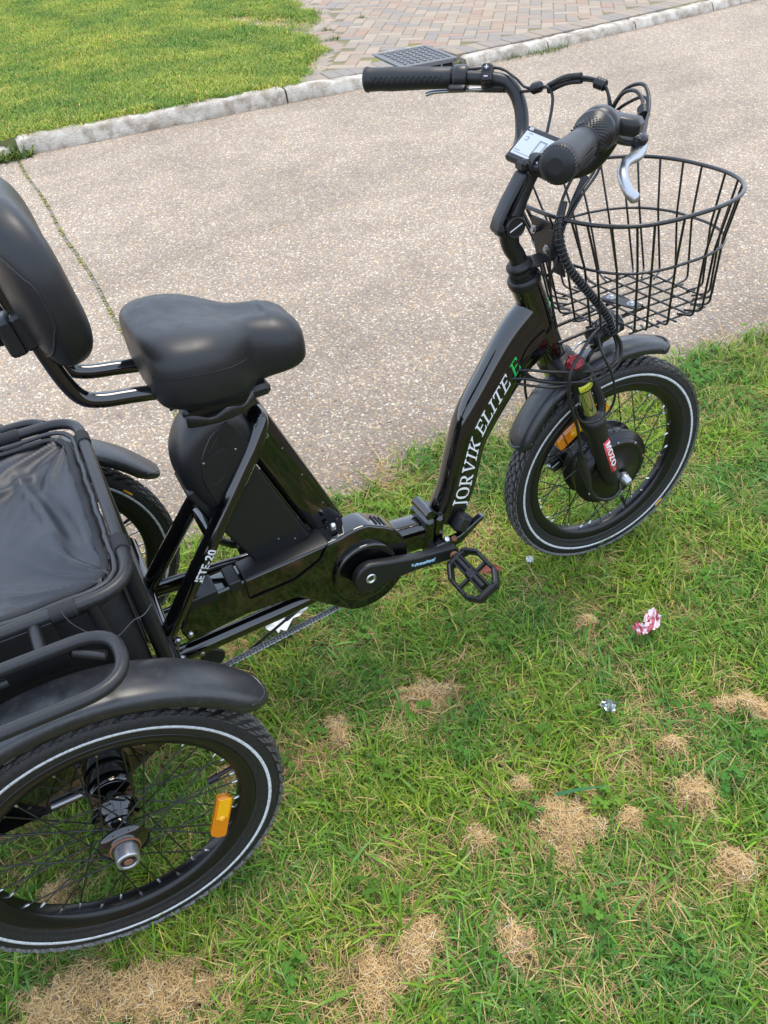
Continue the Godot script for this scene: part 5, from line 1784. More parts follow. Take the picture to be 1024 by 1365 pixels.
func in_view(p: Vector3, margin: float) -> bool:
	var q := cam.transform.affine_inverse() * p
	if q.z > -0.25: return false
	var s := 1.0 / tan(deg_to_rad(66.726) * 0.5)
	return absf(q.y / -q.z * s) < 1.0 + margin and absf(q.x / -q.z * s) < 0.75 + margin

func scatter(called: String, mesh: Mesh, xs: Array, cols: Array, parent: Node3D) -> MultiMeshInstance3D:
	var mm := MultiMesh.new()
	mm.transform_format = MultiMesh.TRANSFORM_3D
	mm.use_colors = true
	mm.mesh = mesh
	mm.instance_count = xs.size()
	for i in xs.size():
		mm.set_instance_transform(i, xs[i])
		mm.set_instance_color(i, cols[i])
	var o := MultiMeshInstance3D.new()
	o.name = called
	o.multimesh = mm
	parent.add_child(o, true)
	return o

var clumps := []    # x, z, long radius, short radius, turn, shape seed, label

func verge_edge(x: float) -> float:
	return -0.615 + 0.02 * sin(x * 3.1 + 0.4) + 0.014 * sin(x * 11.0) + 0.06 * exp(-pow((x - 0.78) / 0.14, 2.0)) + 0.008 * sin(x * 37.0)

func bareness(x: float, z: float) -> float:
	var b := -9.0
	for c in clumps:
		var d := Vector2(x - c[0], z - c[1]).rotated(-c[4])
		b = maxf(b, 1.0 - (pow(d.x / (c[2] * 0.95), 2.0) + pow(d.y / (c[3] * 0.95), 2.0)))
	return b

func make_grass() -> void:
	M.grass = mat(Color(1, 1, 1), 0.68)
	M.grass.metallic_specular = 0.28
	M.grass.vertex_color_use_as_albedo = true
	M.grass.cull_mode = BaseMaterial3D.CULL_DISABLED
	M.grass.backlight_enabled = true
	M.grass.backlight = Color(0.14, 0.17, 0.03)
	var patch := FastNoiseLite.new(); patch.seed = 3; patch.frequency = 2.2; patch.fractal_octaves = 3
	var dry := FastNoiseLite.new(); dry.seed = 9; dry.frequency = 4.5; dry.fractal_octaves = 3
	var meshes := []
	for k in 5: meshes.append(tuft(22, 0.034, 0.022, 0.06, 0.0016, 0.0034, 0.12, 100 + k, 1.15))
	meshes.append(tuft(12, 0.03, 0.045, 0.085, 0.0028, 0.0056, 0.03, 200, 1.2))
	meshes.append(tuft(7, 0.03, 0.04, 0.085, 0.0042, 0.0078, 0.05, 201, 1.4))
	meshes.append(tuft(24, 0.045, 0.02, 0.07, 0.001, 0.0024, 0.97, 300, 1.6))
	meshes.append(clover(600))
	var xs := []; var cs := []
	for m in meshes: xs.append([]); cs.append([])
	var r := RandomNumberGenerator.new(); r.seed = 5
	var tries := 0
	while tries < 66000:
		tries += 1
		var x := r.randf_range(-0.95, 4.6); var z := r.randf_range(-0.72, 1.45)
		var e := verge_edge(x)
		if z < e + 0.005 - 0.02 * r.randf(): continue
		if not in_view(v(x, 0.03, z), 0.42): continue
		var b := bareness(x, z)
		if b > 0.35 and r.randf() > 0.03: continue
		if b > -0.15 and b <= 0.35 and r.randf() > 0.22: continue
		var d := dry.get_noise_2d(x, z)
		var g := patch.get_noise_2d(x, z)
		var k: int
		var u := r.randf()
		if u < 0.17 + maxf(0.0, d) * 0.9 or (b > -1.3 and r.randf() < 0.4): k = 7
		elif u > 0.9 - maxf(0.0, g) * 0.35: k = 5 + (r.randi() & 1)
		else: k = r.randi() % 5
		if r.randf() < 0.012 + 0.10 * maxf(0.0, dry.get_noise_2d(x * 1.5 + 60.0, z * 1.5) - 0.18): k = 8
		if d > 0.24 and k != 7 and r.randf() < 0.5: continue
		var s := r.randf_range(0.7, 1.15) * (1.0 + 0.35 * exp(-(z - e) / 0.12))
		# tufts lean their own way
		var basis := Basis(Vector3.UP, r.randf() * TAU) * Basis(Vector3.RIGHT, r.randf_range(-0.3, 0.3))
		xs[k].append(Transform3D(basis.scaled(v(s, s, s)), v(x, -0.017, z)))
		var br := r.randf_range(0.75, 1.25)
		var warm := clampf(0.5 + g * 1.1 + r.randf_range(-0.25, 0.25), 0.0, 1.0)
		var c := Color(0.70, 0.98, 0.62).lerp(Color(1.3, 1.25, 0.5), warm)
		if k == 7: c = Color(1.12, 0.98, 0.78)
		cs[k].append(Color(c.r * br, c.g * br, c.b * br))
	var verge := group("verge_grass", self)
	tag(verge, "rough green grass with dry straw growing on the verge around the tricycle", "grass", "", "stuff")
	for k in meshes.size():
		scatter("grass_blades", meshes[k], xs[k], cs[k], verge).set_meta("kind", "stuff")
	# lawn over the road: short and mown
	meshes = []
	for k in 3: meshes.append(tuft(44, 0.075, 0.018, 0.045, 0.0028, 0.0055, 0.08, 400 + k))
	meshes.append(tuft(26, 0.075, 0.012, 0.03, 0.003, 0.005, 0.9, 450, 1.3))
	xs = []; cs = []
	for m in meshes: xs.append([]); cs.append([])
	tries = 0
	while tries < 80000:
		tries += 1
		var x := r.randf_range(-3.0, 4.0); var z := r.randf_range(-11.5, -3.875)
		if x > lawn_side(z) + r.randf_range(-0.05, 0.06) + (0.1 * r.randf() if r.randf() < 0.15 else 0.0): continue
		var p := FAR * v(x, lawn_y(x), z)
		if not in_view(p, 0.15): continue
		var bare := exp(-pow((x - 2.66 - 0.25 * sin(z * 2.0)) / 0.22, 2.0) - pow((z + 5.9) / 0.75, 2.0)) + 0.5 * dry.get_noise_2d(x * 2.0, z * 2.0)
		if bare > 0.3 and r.randf() < 0.9: continue
		var g := patch.get_noise_2d(x * 0.5 + 20.0, z * 0.5)
		var k := r.randi() % 3
		if r.randf() < 0.05 + maxf(0.0, g) * 0.25 + maxf(0.0, bare) * 0.4: k = 3
		var s := r.randf_range(0.75, 1.2)
		xs[k].append(FAR * Transform3D(Basis(Vector3.UP, r.randf() * TAU).scaled(v(s, s, s)), v(x, lawn_y(x) - 0.006, z)))
		var br := r.randf_range(0.85, 1.2)
		var warm := clampf(0.5 + g * 1.1 + 1.1 * dry.get_noise_2d(x * 0.8, z * 1.6 + 50.0) + r.randf_range(-0.25, 0.25), 0.0, 1.0)
		var c := Color(1.0, 1.12, 0.75).lerp(Color(2.3, 1.75, 1.1), warm)
		cs[k].append(Color(c.r * br, c.g * br, c.b * br))
	var lawn := group("lawn_grass", self)
	tag(lawn, "short bright green mown grass of the lawn beyond the kerb", "grass", "", "stuff")
	for k in meshes.size():
		scatter("grass_blades", meshes[k], xs[k], cs[k], lawn).set_meta("kind", "stuff")

func lawn_y(x: float) -> float:
	return lerpf(0.092, 0.07, smoothstep(1.9, 2.5, x))

func lawn_side(z: float) -> float:
	var d := -z - 3.9
	return 2.2 + 0.62 * d - 0.085 * d * d + 0.05 * sin(z * 5.0) + 0.03 * sin(z * 13.0)

# ------------------------------------------------------------------ dry clumps and litter
func straw_clump(c: Array) -> void:
	var r := RandomNumberGenerator.new(); r.seed = c[5]
	var n := FastNoiseLite.new(); n.seed = c[5]; n.frequency = 0.9; n.fractal_octaves = 3
	var o := group("dry_grass_clump", self, Transform3D(Basis(Vector3.UP, -c[4]), v(c[0], -0.012, c[1])))
	tag(o, c[6], "dry grass clump", "dry grass clumps lying on the verge")
	var shape := func(a: float) -> float: return 0.86 + 0.95 * n.get_noise_2d(cos(a) * 1.6, sin(a) * 1.6)
	var st := nst()
	var rings := []
	var high := 0.019 + 0.008 * r.randf()
	for i in 7:
		var f := 1.0 - i / 6.0
		var ring := PackedVector3Array()
		for j in 28:
			var a := TAU * j / 28
			var k: float = shape.call(a) * 0.86 * maxf(f, 0.02)
			ring.append(v(cos(a) * c[2] * k, high * (1.0 - f * f) + 0.004 * n.get_noise_2d(a * 2.0, f * 5.0) , sin(a) * c[3] * k))
		rings.append(ring)
	loft(st, rings, true, true)
	part("matted_core", st, M.thatch, o)
	st = nst()
	var count := int(clampf(300000.0 * c[2] * c[3], 300, 3200))
	for i in count:
		var a := r.randf() * TAU
		var f := sqrt(r.randf()) * (1.0 + 0.35 * r.randf() * r.randf())
		var k: float = shape.call(a) * f
		var p := v(cos(a) * c[2] * k, high * (1.0 - minf(1.0, f * f)) + 0.003 + 0.007 * r.randf(), sin(a) * c[3] * k)
		var az := r.randf() * TAU
		var l := r.randf_range(0.008, 0.026)
		var w := r.randf_range(0.0003, 0.00065)
		var d := v(cos(az), r.randf_range(-0.15, 0.22), sin(az)).normalized()
		var sd := d.cross(v(r.randf_range(-0.4, 0.4), 1, r.randf_range(-0.4, 0.4))).normalized() * w
		var bend := v(-d.z, 0.0, d.x) * r.randf_range(-0.3, 0.3) * l
		var t := r.randf()
		var col := Color(0.44, 0.265, 0.10).lerp(Color(0.68, 0.48, 0.22), t)
		if r.randf() < 0.12: col = Color(0.2, 0.14, 0.08)
		if r.randf() < 0.05: col = Color(0.62, 0.54, 0.38)
		st.set_color(col)
		gid += 1; st.set_smooth_group(gid)
		var m := p + bend; var p0 := p - d * l * 0.5; var p1 := p + d * l * 0.5
		for q in [p0 - sd, p0 + sd, m + sd, p0 - sd, m + sd, m - sd, m - sd, m + sd, p1 + sd * 0.5, m - sd, p1 + sd * 0.5, p1 - sd * 0.5]: st.add_vertex(q)
	part("straw", st, M.straw, o).set_meta("kind", "stuff")

func crumpled(called: String, at: Vector3, size: Vector3, seed_: int, mats: Array, label: String, category: String, turn := 0.0) -> void:
	var r := RandomNumberGenerator.new(); r.seed = seed_
	var o := group(called, self, Transform3D(Basis(Vector3.UP, turn), at))
	tag(o, label, category)
	var n := FastNoiseLite.new(); n.seed = seed_; n.frequency = 1.0
	var N := 9
	var crisp := 0.3 if category == "paper" else 0.6
	var cols := {}
	for i in N:
		for j in N:
			var p := func(a: int, b: int) -> Vector3:
				var u := a / float(N) - 0.5; var w := b / float(N) - 0.5
				return v(u * size.x + size.x * 0.12 * n.get_noise_2d(a * 2.0, b * 2.0 + 50.0), size.y * (0.5 + 0.9 * n.get_noise_2d(a * 0.6, b * 0.6) + 0.5 * crisp * n.get_noise_2d(a * 5.0, b * 5.0)) * (1.0 - 0.8 * (u * u + w * w)), w * size.z + size.z * 0.12 * n.get_noise_2d(a * 2.0 + 90.0, b * 2.0))
			var u := i / float(N - 1) - 0.5; var w := j / float(N - 1) - 0.5
			if absf(u) + absf(w) > (0.9 if category == "paper" else 0.8): continue
			var k: int = 0 if mats.size() == 1 else (int(absf(n.get_noise_2d(i * 0.28 + 7.0, j * 0.28)) * 7.0) + (1 if r.randf() < 0.12 else 0)) % mats.size()
			if not cols.has(k): cols[k] = nst()
			var st: SurfaceTool = cols[k]
			st.set_smooth_group(-1)
			for q in [[i, j], [i + 1, j + 1], [i + 1, j], [i, j], [i, j + 1], [i + 1, j + 1]]: st.add_vertex(p.call(q[0], q[1]))
	for k in cols: part("foil_sheet", cols[k], mats[k], o)

func clumps_and_litter() -> void:
	M.thatch = mat(Color(0.42, 0.26, 0.11), 0.95)
	noisy(M.thatch, 0.12, 1.0, 16.0, 256, FastNoiseLite.TYPE_SIMPLEX_SMOOTH, false, 8.0)
	M.straw = mat(Color(1, 1, 1), 0.8)
	M.straw.vertex_color_use_as_albedo = true
	M.straw.cull_mode = BaseMaterial3D.CULL_DISABLED
	for c in clumps: straw_clump(c)
	var pink := mat(Color(0.55, 0.13, 0.17), 0.3, 0.0, 0.5); var pale := mat(Color(0.72, 0.5, 0.53), 0.35, 0.0, 0.4)
	var deep := mat(Color(0.33, 0.035, 0.06), 0.3, 0.0, 0.5); var pearl := mat(Color(0.75, 0.74, 0.75), 0.3)
	for m in [pink, pale, deep, pearl]: m.cull_mode = BaseMaterial3D.CULL_DISABLED
	crumpled("sweet_wrapper", v(1.103, 0.028, 0.262), v(0.058, 0.02, 0.034), 31, [pale, pink, pearl, deep], "crumpled pink and white sweet wrapper lying in the grass right of the front wheel", "wrapper", 0.75)
	crumpled("torn_wrapper_piece", v(1.068, 0.024, 0.268), v(0.03, 0.022, 0.036), 37, [pink, pearl, pale, deep], "small torn red and white wrapper piece curled beside the pink sweet wrapper", "wrapper", 0.2)
	var foil := mat(Color(0.5, 0.52, 0.52), 0.3, 0.9); foil.cull_mode = BaseMaterial3D.CULL_DISABLED
	var foil2 := mat(Color(0.2, 0.25, 0.22), 0.3, 0.4); foil2.cull_mode = BaseMaterial3D.CULL_DISABLED
	crumpled("foil_scrap", v(0.882, 0.022, 0.39), v(0.026, 0.016, 0.03), 41, [foil, foil, foil2], "small scrap of silver foil in the grass below the pink wrapper", "foil", 0.3)
	var film := mat(Color(0.6, 0.62, 0.63), 0.15, 0.0, 0.6); film.cull_mode = BaseMaterial3D.CULL_DISABLED
	crumpled("clear_film_scrap", v(1.005, 0.016, -0.052), v(0.022, 0.008, 0.018), 43, [film], "tiny scrap of clear film in the grass below the front tyre", "foil", 0.8)
	var paper := mat(Color(0.72, 0.74, 0.75), 0.6); paper.cull_mode = BaseMaterial3D.CULL_DISABLED
	crumpled("white_paper", v(0.412, 0.04, -0.175), v(0.115, 0.022, 0.085), 47, [paper], "crumpled white paper on the grass under the tricycle's chain", "paper", 0.5)
	# one fallen leaf near the pedal
	var leafm := mat(Color(0.22, 0.045, 0.025), 0.55); leafm.cull_mode = BaseMaterial3D.CULL_DISABLED
	var st := nst()
	var rings := []
	for i in 9:
		var f := i / 8.0
		var w := 0.012 * pow(sin(PI * clampf(f * 0.96 + 0.03, 0, 1)), 0.8)
		rings.append(PackedVector3Array([v(f * 0.055, 0.006 * sin(f * 3.0) + 0.004, -w), v(f * 0.055, 0.006 * sin(f * 3.0), 0), v(f * 0.055, 0.006 * sin(f * 3.0) + 0.005, w), v(f * 0.055, 0.006 * sin(f * 3.0) - 0.0008, 0)]))
	loft(st, rings)
	var leaf := part("fallen_leaf", st, leafm, self, Transform3D(Basis(Vector3.UP, -0.3) * Basis(Vector3.RIGHT, 0.3), v(0.868, 0.034, -0.06)))
	tag(leaf, "dark red fallen leaf in the grass beside the pedal", "leaf")
	st = nst()
	st.set_smooth_group(0); st.set_color(Color(0.06, 0.16, 0.07))
	blade(st, v(0, 0, 0), 0.0, 1.15, 0.105, 0.010, 0.4, 0.9, Color(0.05, 0.15, 0.06), 6)
	var bl := part("broad_grass_blade", st, M.grass, self, Transform3D(Basis(Vector3.UP, -0.46), v(0.685, 0.016, 0.49)))
	tag(bl, "single broad dark green grass blade lying above the largest dry clump", "grass blade")

# ------------------------------------------------------------------ ground, road, kerb, bricks
func make_setting() -> void:
	var ton := FastNoiseLite.new(); ton.seed = 77; ton.frequency = 0.55; ton.fractal_octaves = 4
	var ton2 := FastNoiseLite.new(); ton2.seed = 78; ton2.frequency = 3.0; ton2.fractal_octaves = 3
	M.soil = mat(Color(1, 1, 1), 0.95)
	M.soil.vertex_color_use_as_albedo = true
	noisy(M.soil, 0.08, 1.0, 3.0, 512, FastNoiseLite.TYPE_SIMPLEX_SMOOTH, true, 10.0)
	var soiltone := func(x: float, z: float) -> Color:
		var k := clampf(0.5 + ton2.get_noise_2d(x * 3.0, z * 3.0), 0.0, 1.0)
		return Color(0.055, 0.045, 0.022).lerp(Color(0.20, 0.145, 0.075), k)
	var ground := sheet("ground", -60, 60, -0.75, 60, 6.0, M.soil, func(_x, _z): return -0.045, soiltone)
	tag(ground, "", "", "", "structure")
	var verge := sheet("verge_soil", -1.4, 5.2, -0.70, 1.9, 0.045, M.soil, func(x, z): return (-0.016 if z > verge_edge(x) else -0.028) + 0.008 * ton2.get_noise_2d(x * 2.0, z * 2.0), soiltone)
	tag(verge, "", "", "", "structure")
	# driveway slabs, with the joint between them
	var maps := pebble_maps()
	M.pebble = StandardMaterial3D.new()
	M.pebble.albedo_color = Color(1.0, 0.985, 0.97)
	M.pebble.albedo_texture = maps[0]
	M.pebble.normal_enabled = true; M.pebble.normal_texture = maps[1]; M.pebble.normal_scale = 0.9
	M.pebble.roughness = 0.86
	M.pebble.uv1_triplanar = true; M.pebble.uv1_world_triplanar = true
	M.pebble.uv1_scale = Vector3.ONE * 0.72
	M.pebble.vertex_color_use_as_albedo = true
	var roadtone := func(x: float, z: float) -> Color:
		var k := 0.99 + 0.20 * ton.get_noise_2d(x, z) + 0.20 * ton2.get_noise_2d(x, z)
		# the worn, dirtier band where the slab meets the verge
		var edge := clampf((z + 0.22) / 0.2, 0.0, 1.0)
		var c := Color(k * 0.90, k * 0.865, k * 0.82).lerp(Color(k * 0.66, k * 0.6, k * 0.52), edge * (0.55 + 0.6 * ton2.get_noise_2d(x * 2.0, 5.0)))
		c = c * lerpf(1.0, 0.80, smoothstep(-1.3, 0.0, z + 0.25 * ton.get_noise_2d(x + 30.0, z)))  # broad darkening towards the verge: dirt plus lens falloff painted into the colour
		var foot := clampf(1.0 - (z - kerb_z(x)) / 0.035, 0.0, 1.0) * (0.6 + 0.5 * ton2.get_noise_2d(x * 3.0, 8.0))  # kerb foot: some dirt, and its line of shade painted into the colour
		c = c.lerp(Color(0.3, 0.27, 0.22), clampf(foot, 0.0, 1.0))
		return c.clamp(Color(0, 0, 0), Color(1.4, 1.4, 1.4))
	var joint := func(z: float) -> float: return 0.445 + 0.034 * z + 0.006 * sin(z * 6.0)
	for side in 2:
		var st := nst(); st.set_smooth_group(0)
		var zs := []
		for i in 85: zs.append(lerpf(0.07, -3.70, i / 84.0))
		for i in 5: zs.append(-3.715 - i * 0.022)
		var us := []
		for i in 61: us.append(pow(i / 60.0, 1.6))
		var span := 14.0 if side == 1 else -10.0
		for i in zs.size() - 1:
			for j in us.size() - 1:
				var q := []
				for e in [[0, 0], [0, 1], [1, 1], [1, 0]]:
					var z: float = zs[i + e[0]]
					var x: float = joint.call(z) + (0.007 if side == 1 else -0.010) + us[j + e[1]] * span
					if z < -3.7: z = minf(z, kerb_z(x) + (z + 3.78))
					q.append(v(x, 0.0, z))
				for k in [0, 2, 1, 0, 3, 2]:
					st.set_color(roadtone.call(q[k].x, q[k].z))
					st.add_vertex(q[k])
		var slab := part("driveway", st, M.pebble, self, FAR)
		slab.set_meta("kind", "structure")
	# slab edge towards the verge, a few centimetres deep
	var se := nst()
	box(se, v(2.0, -0.03, 0.055), v(24.0, 0.05, 0.03), 0.008)
	part("driveway_edge", se, M.pebble, self, FAR).set_meta("kind", "structure")
	se = nst()
	box(se, v(0.40, -0.010, -1.85), v(0.5, 0.012, 4.0), 0.002)
	part("joint_bed", se, mat(Color(0.22, 0.20, 0.16), 0.95), self, FAR).set_meta("kind", "structure")
	# loose grit and clippings swept to the slab's edge
	var rg := RandomNumberGenerator.new(); rg.seed = 71
	var gst := nst()
	for i in 420:
		var gx := rg.randf_range(-0.6, 3.6); var gz := 0.02 - 0.75 * pow(rg.randf(), 2.6)
		gst.set_color(Color(0.30, 0.25, 0.19).lerp(Color(0.6, 0.56, 0.5), rg.randf()))
		var gs := rg.randf_range(0.0012, 0.0042)
		ball(gst, v(gx, gs * 0.5, gz), v(gs, gs * 0.7, gs * rg.randf_range(0.6, 1.0)), 4)
	for i in 300:
		var gx := rg.randf_range(-0.6, 3.6); var gz := 0.03 - 0.55 * pow(rg.randf(), 2.4)
		var ga := rg.randf() * TAU; var gl := rg.randf_range(0.006, 0.022)
		gst.set_color(Color(0.12, 0.17, 0.04).lerp(Color(0.5, 0.38, 0.19), rg.randf()))
		box(gst, v(gx, 0.0016, gz), v(gl, 0.0008, 0.0016), 0.0003, Basis(Vector3.UP, ga) * Basis(Vector3.BACK, rg.randf_range(-0.08, 0.08)))
	var gm := mat(Color(1, 1, 1), 0.9); gm.vertex_color_use_as_albedo = true
	tag(part("loose_grit", gst, gm, self, FAR), "loose grit and grass clippings along the driveway's edge by the verge", "grit", "", "stuff")
	# moss in the joint
	var moss := mat(Color(1, 1, 1), 0.95); moss.vertex_color_use_as_albedo = true
	var r := RandomNumberGenerator.new(); r.seed = 61
	var ms := nst()
	for i in 1100:
		var z := r.randf_range(-3.85, -0.3)
		var dens := ton2.get_noise_2d(z * 3.0, 40.0) + 0.35
		if r.randf() > dens * 1.1: continue
		var x: float = joint.call(z) + r.randf_range(-0.012, 0.010)
		ms.set_color(Color(0.20, 0.19, 0.06).lerp(Color(0.36, 0.31, 0.13), r.randf()))
		var s := r.randf_range(0.003, 0.007)
		ball(ms, v(x, -0.003 + r.randf() * 0.004, z), v(s, s * 0.6, s), 4)
	var mo := part("joint_moss", ms, moss, self, FAR)
	tag(mo, "yellow green moss growing in the joint between the driveway slabs", "moss", "", "stuff")
	kerb(); bricks()
	# sheets under the lawn and the paving
	var lawn := sheet("lawn_soil", -8, 4.4, -16, -3.845, 0.12, M.soil, func(x, z): return lawn_y(x) - (0.012 if z > -14.0 and x < lawn_side(z) - 0.25 else 0.03), func(x, z):
		var k := clampf(0.5 + ton2.get_noise_2d(x, z), 0.0, 1.0)
		return Color(0.16, 0.19, 0.05).lerp(Color(0.36, 0.3, 0.18), k), FAR, func(x, z): return x < lawn_side(maxf(z, -11.5)) + 0.04 and x > -8.0 and z > -16.0)
	tag(lawn, "", "", "", "structure")
	var yel := mat(Color(0.75, 0.55, 0.06), 0.8)
	var yp := nst()
	for s in [[[v(0.115, 0.004, -0.3), v(0.132, 0.004, -0.245), v(0.139, 0.004, -0.19), v(0.141, 0.004, -0.12), v(0.147, 0.004, -0.06), v(0.152, 0.004, -0.03)], 0.0075], [[v(0.142, 0.004, -0.245), v(0.153, 0.004, -0.232), v(0.162, 0.004, -0.237)], 0.016]]:
		var c := smoothed(s[0], 6)
		var rr := []
		for i in c.size():
			var w: float = s[1] * (0.75 + 0.4 * sin(i * 1.3))
			rr.append(PackedVector3Array([c[i] + v(-w, 0, 0), c[i] + v(-w * 0.7, 0.0012, 0), c[i] + v(w * 0.7, 0.0012, 0), c[i] + v(w, 0, 0)]))
		loft(yp, rr)
	tag(part("yellow_paint_mark", yp, yel, self, FAR), "yellow spray paint mark on the driveway, seen through the far rear wheel", "paint mark")

func kerb_z(x: float) -> float:
	if x < 3.3: return -3.76
	return -3.76 - 0.055 * pow(x - 3.3, 1.45)

func kerb_h(x: float) -> float:
	return lerpf(0.088, 0.062, smoothstep(2.0, 2.75, x))

func kerb() -> void:
	M.concrete = mat(Color(1, 1, 1), 0.85)
	M.concrete.vertex_color_use_as_albedo = true
	var cn := FastNoiseLite.new(); cn.seed = 12; cn.frequency = 0.006; cn.fractal_octaves = 7; cn.fractal_gain = 0.66
	var ct := NoiseTexture2D.new(); ct.noise = cn; ct.width = 1024; ct.height = 1024; ct.seamless = true
	var cg := Gradient.new()
	cg.offsets = PackedFloat32Array([0.0, 0.34, 0.48, 0.62, 1.0])
	cg.colors = PackedColorArray([Color(0.53, 0.485, 0.43), Color(0.67, 0.625, 0.565), Color(0.76, 0.725, 0.67), Color(0.825, 0.795, 0.75), Color(0.88, 0.855, 0.815)])
	ct.color_ramp = cg
	M.concrete.albedo_texture = ct
	noisy(M.concrete, 0.05, 0.7, 1.1, 1024, FastNoiseLite.TYPE_SIMPLEX_SMOOTH, true, 7.0)
	var n := FastNoiseLite.new(); n.seed = 55; n.frequency = 5.0; n.fractal_octaves = 4
	var k := group("kerb", self, FAR)
	k.set_meta("kind", "structure")
	var cuts := [-7.0, -5.0, -3.0, -1.3, 0.30, 0.34, 2.07, 2.93, 3.46, 4.2, 5.1, 6.0, 6.9, 7.8, 8.7, 9.6, 11.0]
	for i in cuts.size() - 1:
		if i == 4 or i == 7: continue
		var a: float = cuts[i] + 0.006; var b: float = cuts[i + 1] - 0.006
		var st := nst()
		gid += 1; st.set_smooth_group(gid)
		var m := maxi(6, int((b - a) / 0.025))
		var rings := []
		for j in m + 1:
			var x := lerpf(a, b, float(j) / m)
			var z := kerb_z(x); var h := kerb_h(x)
			
			var e := 0.012 * n.get_noise_2d(x * 0.9, 0.0) + 0.005 * n.get_noise_2d(x * 5.0, 3.0)
			if x < 0.32: h -= 0.035
			h += 0.006 * n.get_noise_2d(x * 0.8, 30.0) + 0.003 * n.get_noise_2d(x * 6.0, 33.0)
			var w := 0.118 + 0.012 * n.get_noise_2d(x, 9.0)
			var end := 0.012 if (j == 0 or j == m) else 0.0
			rings.append(PackedVector3Array([v(x, -0.08, z + 0.004), v(x, h * 0.15, z + e * 0.5), v(x, h * 0.80 - end, z - 0.016 + e), v(x, h * 0.95 - end, z - 0.024 + e), v(x, h - end, z - 0.040 + e * 0.6), v(x, h + 0.004 * n.get_noise_2d(x * 2.0, 4.0) - end, z - w * 0.75), v(x, h - 0.005 - end, z - w), v(x, -0.08, z - w - 0.003)]))
		var cnt := rings.size()
		for j in cnt - 1:
			for q in 8:
				var q2 := (q + 1) % 8
				var quad := [rings[j][q], rings[j][q2], rings[j + 1][q2], rings[j + 1][q]]
				for id in [0, 1, 2, 0, 2, 3]:
					var p: Vector3 = quad[id]
					# grime and lichen, worn pale along the top edge
					var t := n.get_noise_2d(p.x * 0.7, p.y * 9.0 + p.z * 4.0)
					var c := Color(0.97, 0.96, 0.95).lerp(Color(0.6, 0.56, 0.5), clampf(0.25 + t * 1.2, 0.0, 1.0))
					st.set_color(c); st.add_vertex(p)
		for endk in [0, cnt - 1]:
			st.set_smooth_group(-1); st.set_color(Color(0.6, 0.56, 0.5))
			for q in range(1, 7):
				if endk == 0: for p in [rings[0][0], rings[0][q + 1], rings[0][q]]: st.add_vertex(p)
				else: for p in [rings[endk][0], rings[endk][q], rings[endk][q + 1]]: st.add_vertex(p)
		part("kerb_stone", st, M.concrete, k)
	# gully cover set in the kerb line
	var dr := group("gully_cover", self, FAR * Transform3D(Basis(Vector3.UP, -0.03), v(3.19, -0.012, -4.06)))
	tag(dr, "square cast iron gully cover set in the kerb beside the brick paving", "drain cover")
	M.iron = mat(Color(0.16, 0.16, 0.165), 0.6, 0.3)
	noisy(M.iron, 0.08, 0.6, 6.0)
	var st := nst()
	var W := 0.42; var D := 0.46
	for q in [[v(0, 0.066, -D * 0.5), v(W, 0.03, 0.034)], [v(0, 0.066, D * 0.5), v(W, 0.03, 0.034)]]: box(st, q[0], q[1], 0.004)
	for s in [-1.0, 1.0]: box(st, v(s * W * 0.5, 0.066, 0), v(0.034, 0.0302, D + 0.034), 0.004)
	part("cover_frame", st, M.iron, dr)
	st = nst()
	box(st, v(0, 0.06, 0), v(W - 0.044, 0.03, D - 0.05), 0.004)
	var plate_ := part("cover_plate", st, M.iron, dr)
	for i in 7:
		for j in 7:
			st = nst()
			box(st, v(-0.153 + i * 0.051, 0.078, -0.168 + j * 0.056), v(0.034, 0.01, 0.022), 0.003, Basis(Vector3.UP, 0.78 if (i + j) % 2 == 0 else -0.78))
			part("cover_stud", st, M.iron, plate_)
	st = nst()
	for i in 5:
		box(st, v(-0.19 + i * 0.095, 0.025, D * 0.5 + 0.012), v(0.014, 0.06, 0.022), 0.003)
	box(st, v(0, 0.0, D * 0.5 + 0.012), v(W, 0.012, 0.024), 0.003)
	part("inlet_bars", st, M.iron, dr)
	st = nst()
	box(st, v(0, 0.01, 0.02), v(W - 0.01, 0.06, D - 0.02), 0.002)
	part("gully_pit", st, mat(Color(0.012, 0.012, 0.012), 0.9), dr)
	# concrete haunch behind the cover
	st = nst()
	st.set_color(Color(0.8, 0.78, 0.74))
	box(st, v(0.02, 0.06, -D * 0.5 - 0.04), v(W * 0.9, 0.03, 0.04), 0.004)
	part("mortar_strip", st, M.concrete, dr)

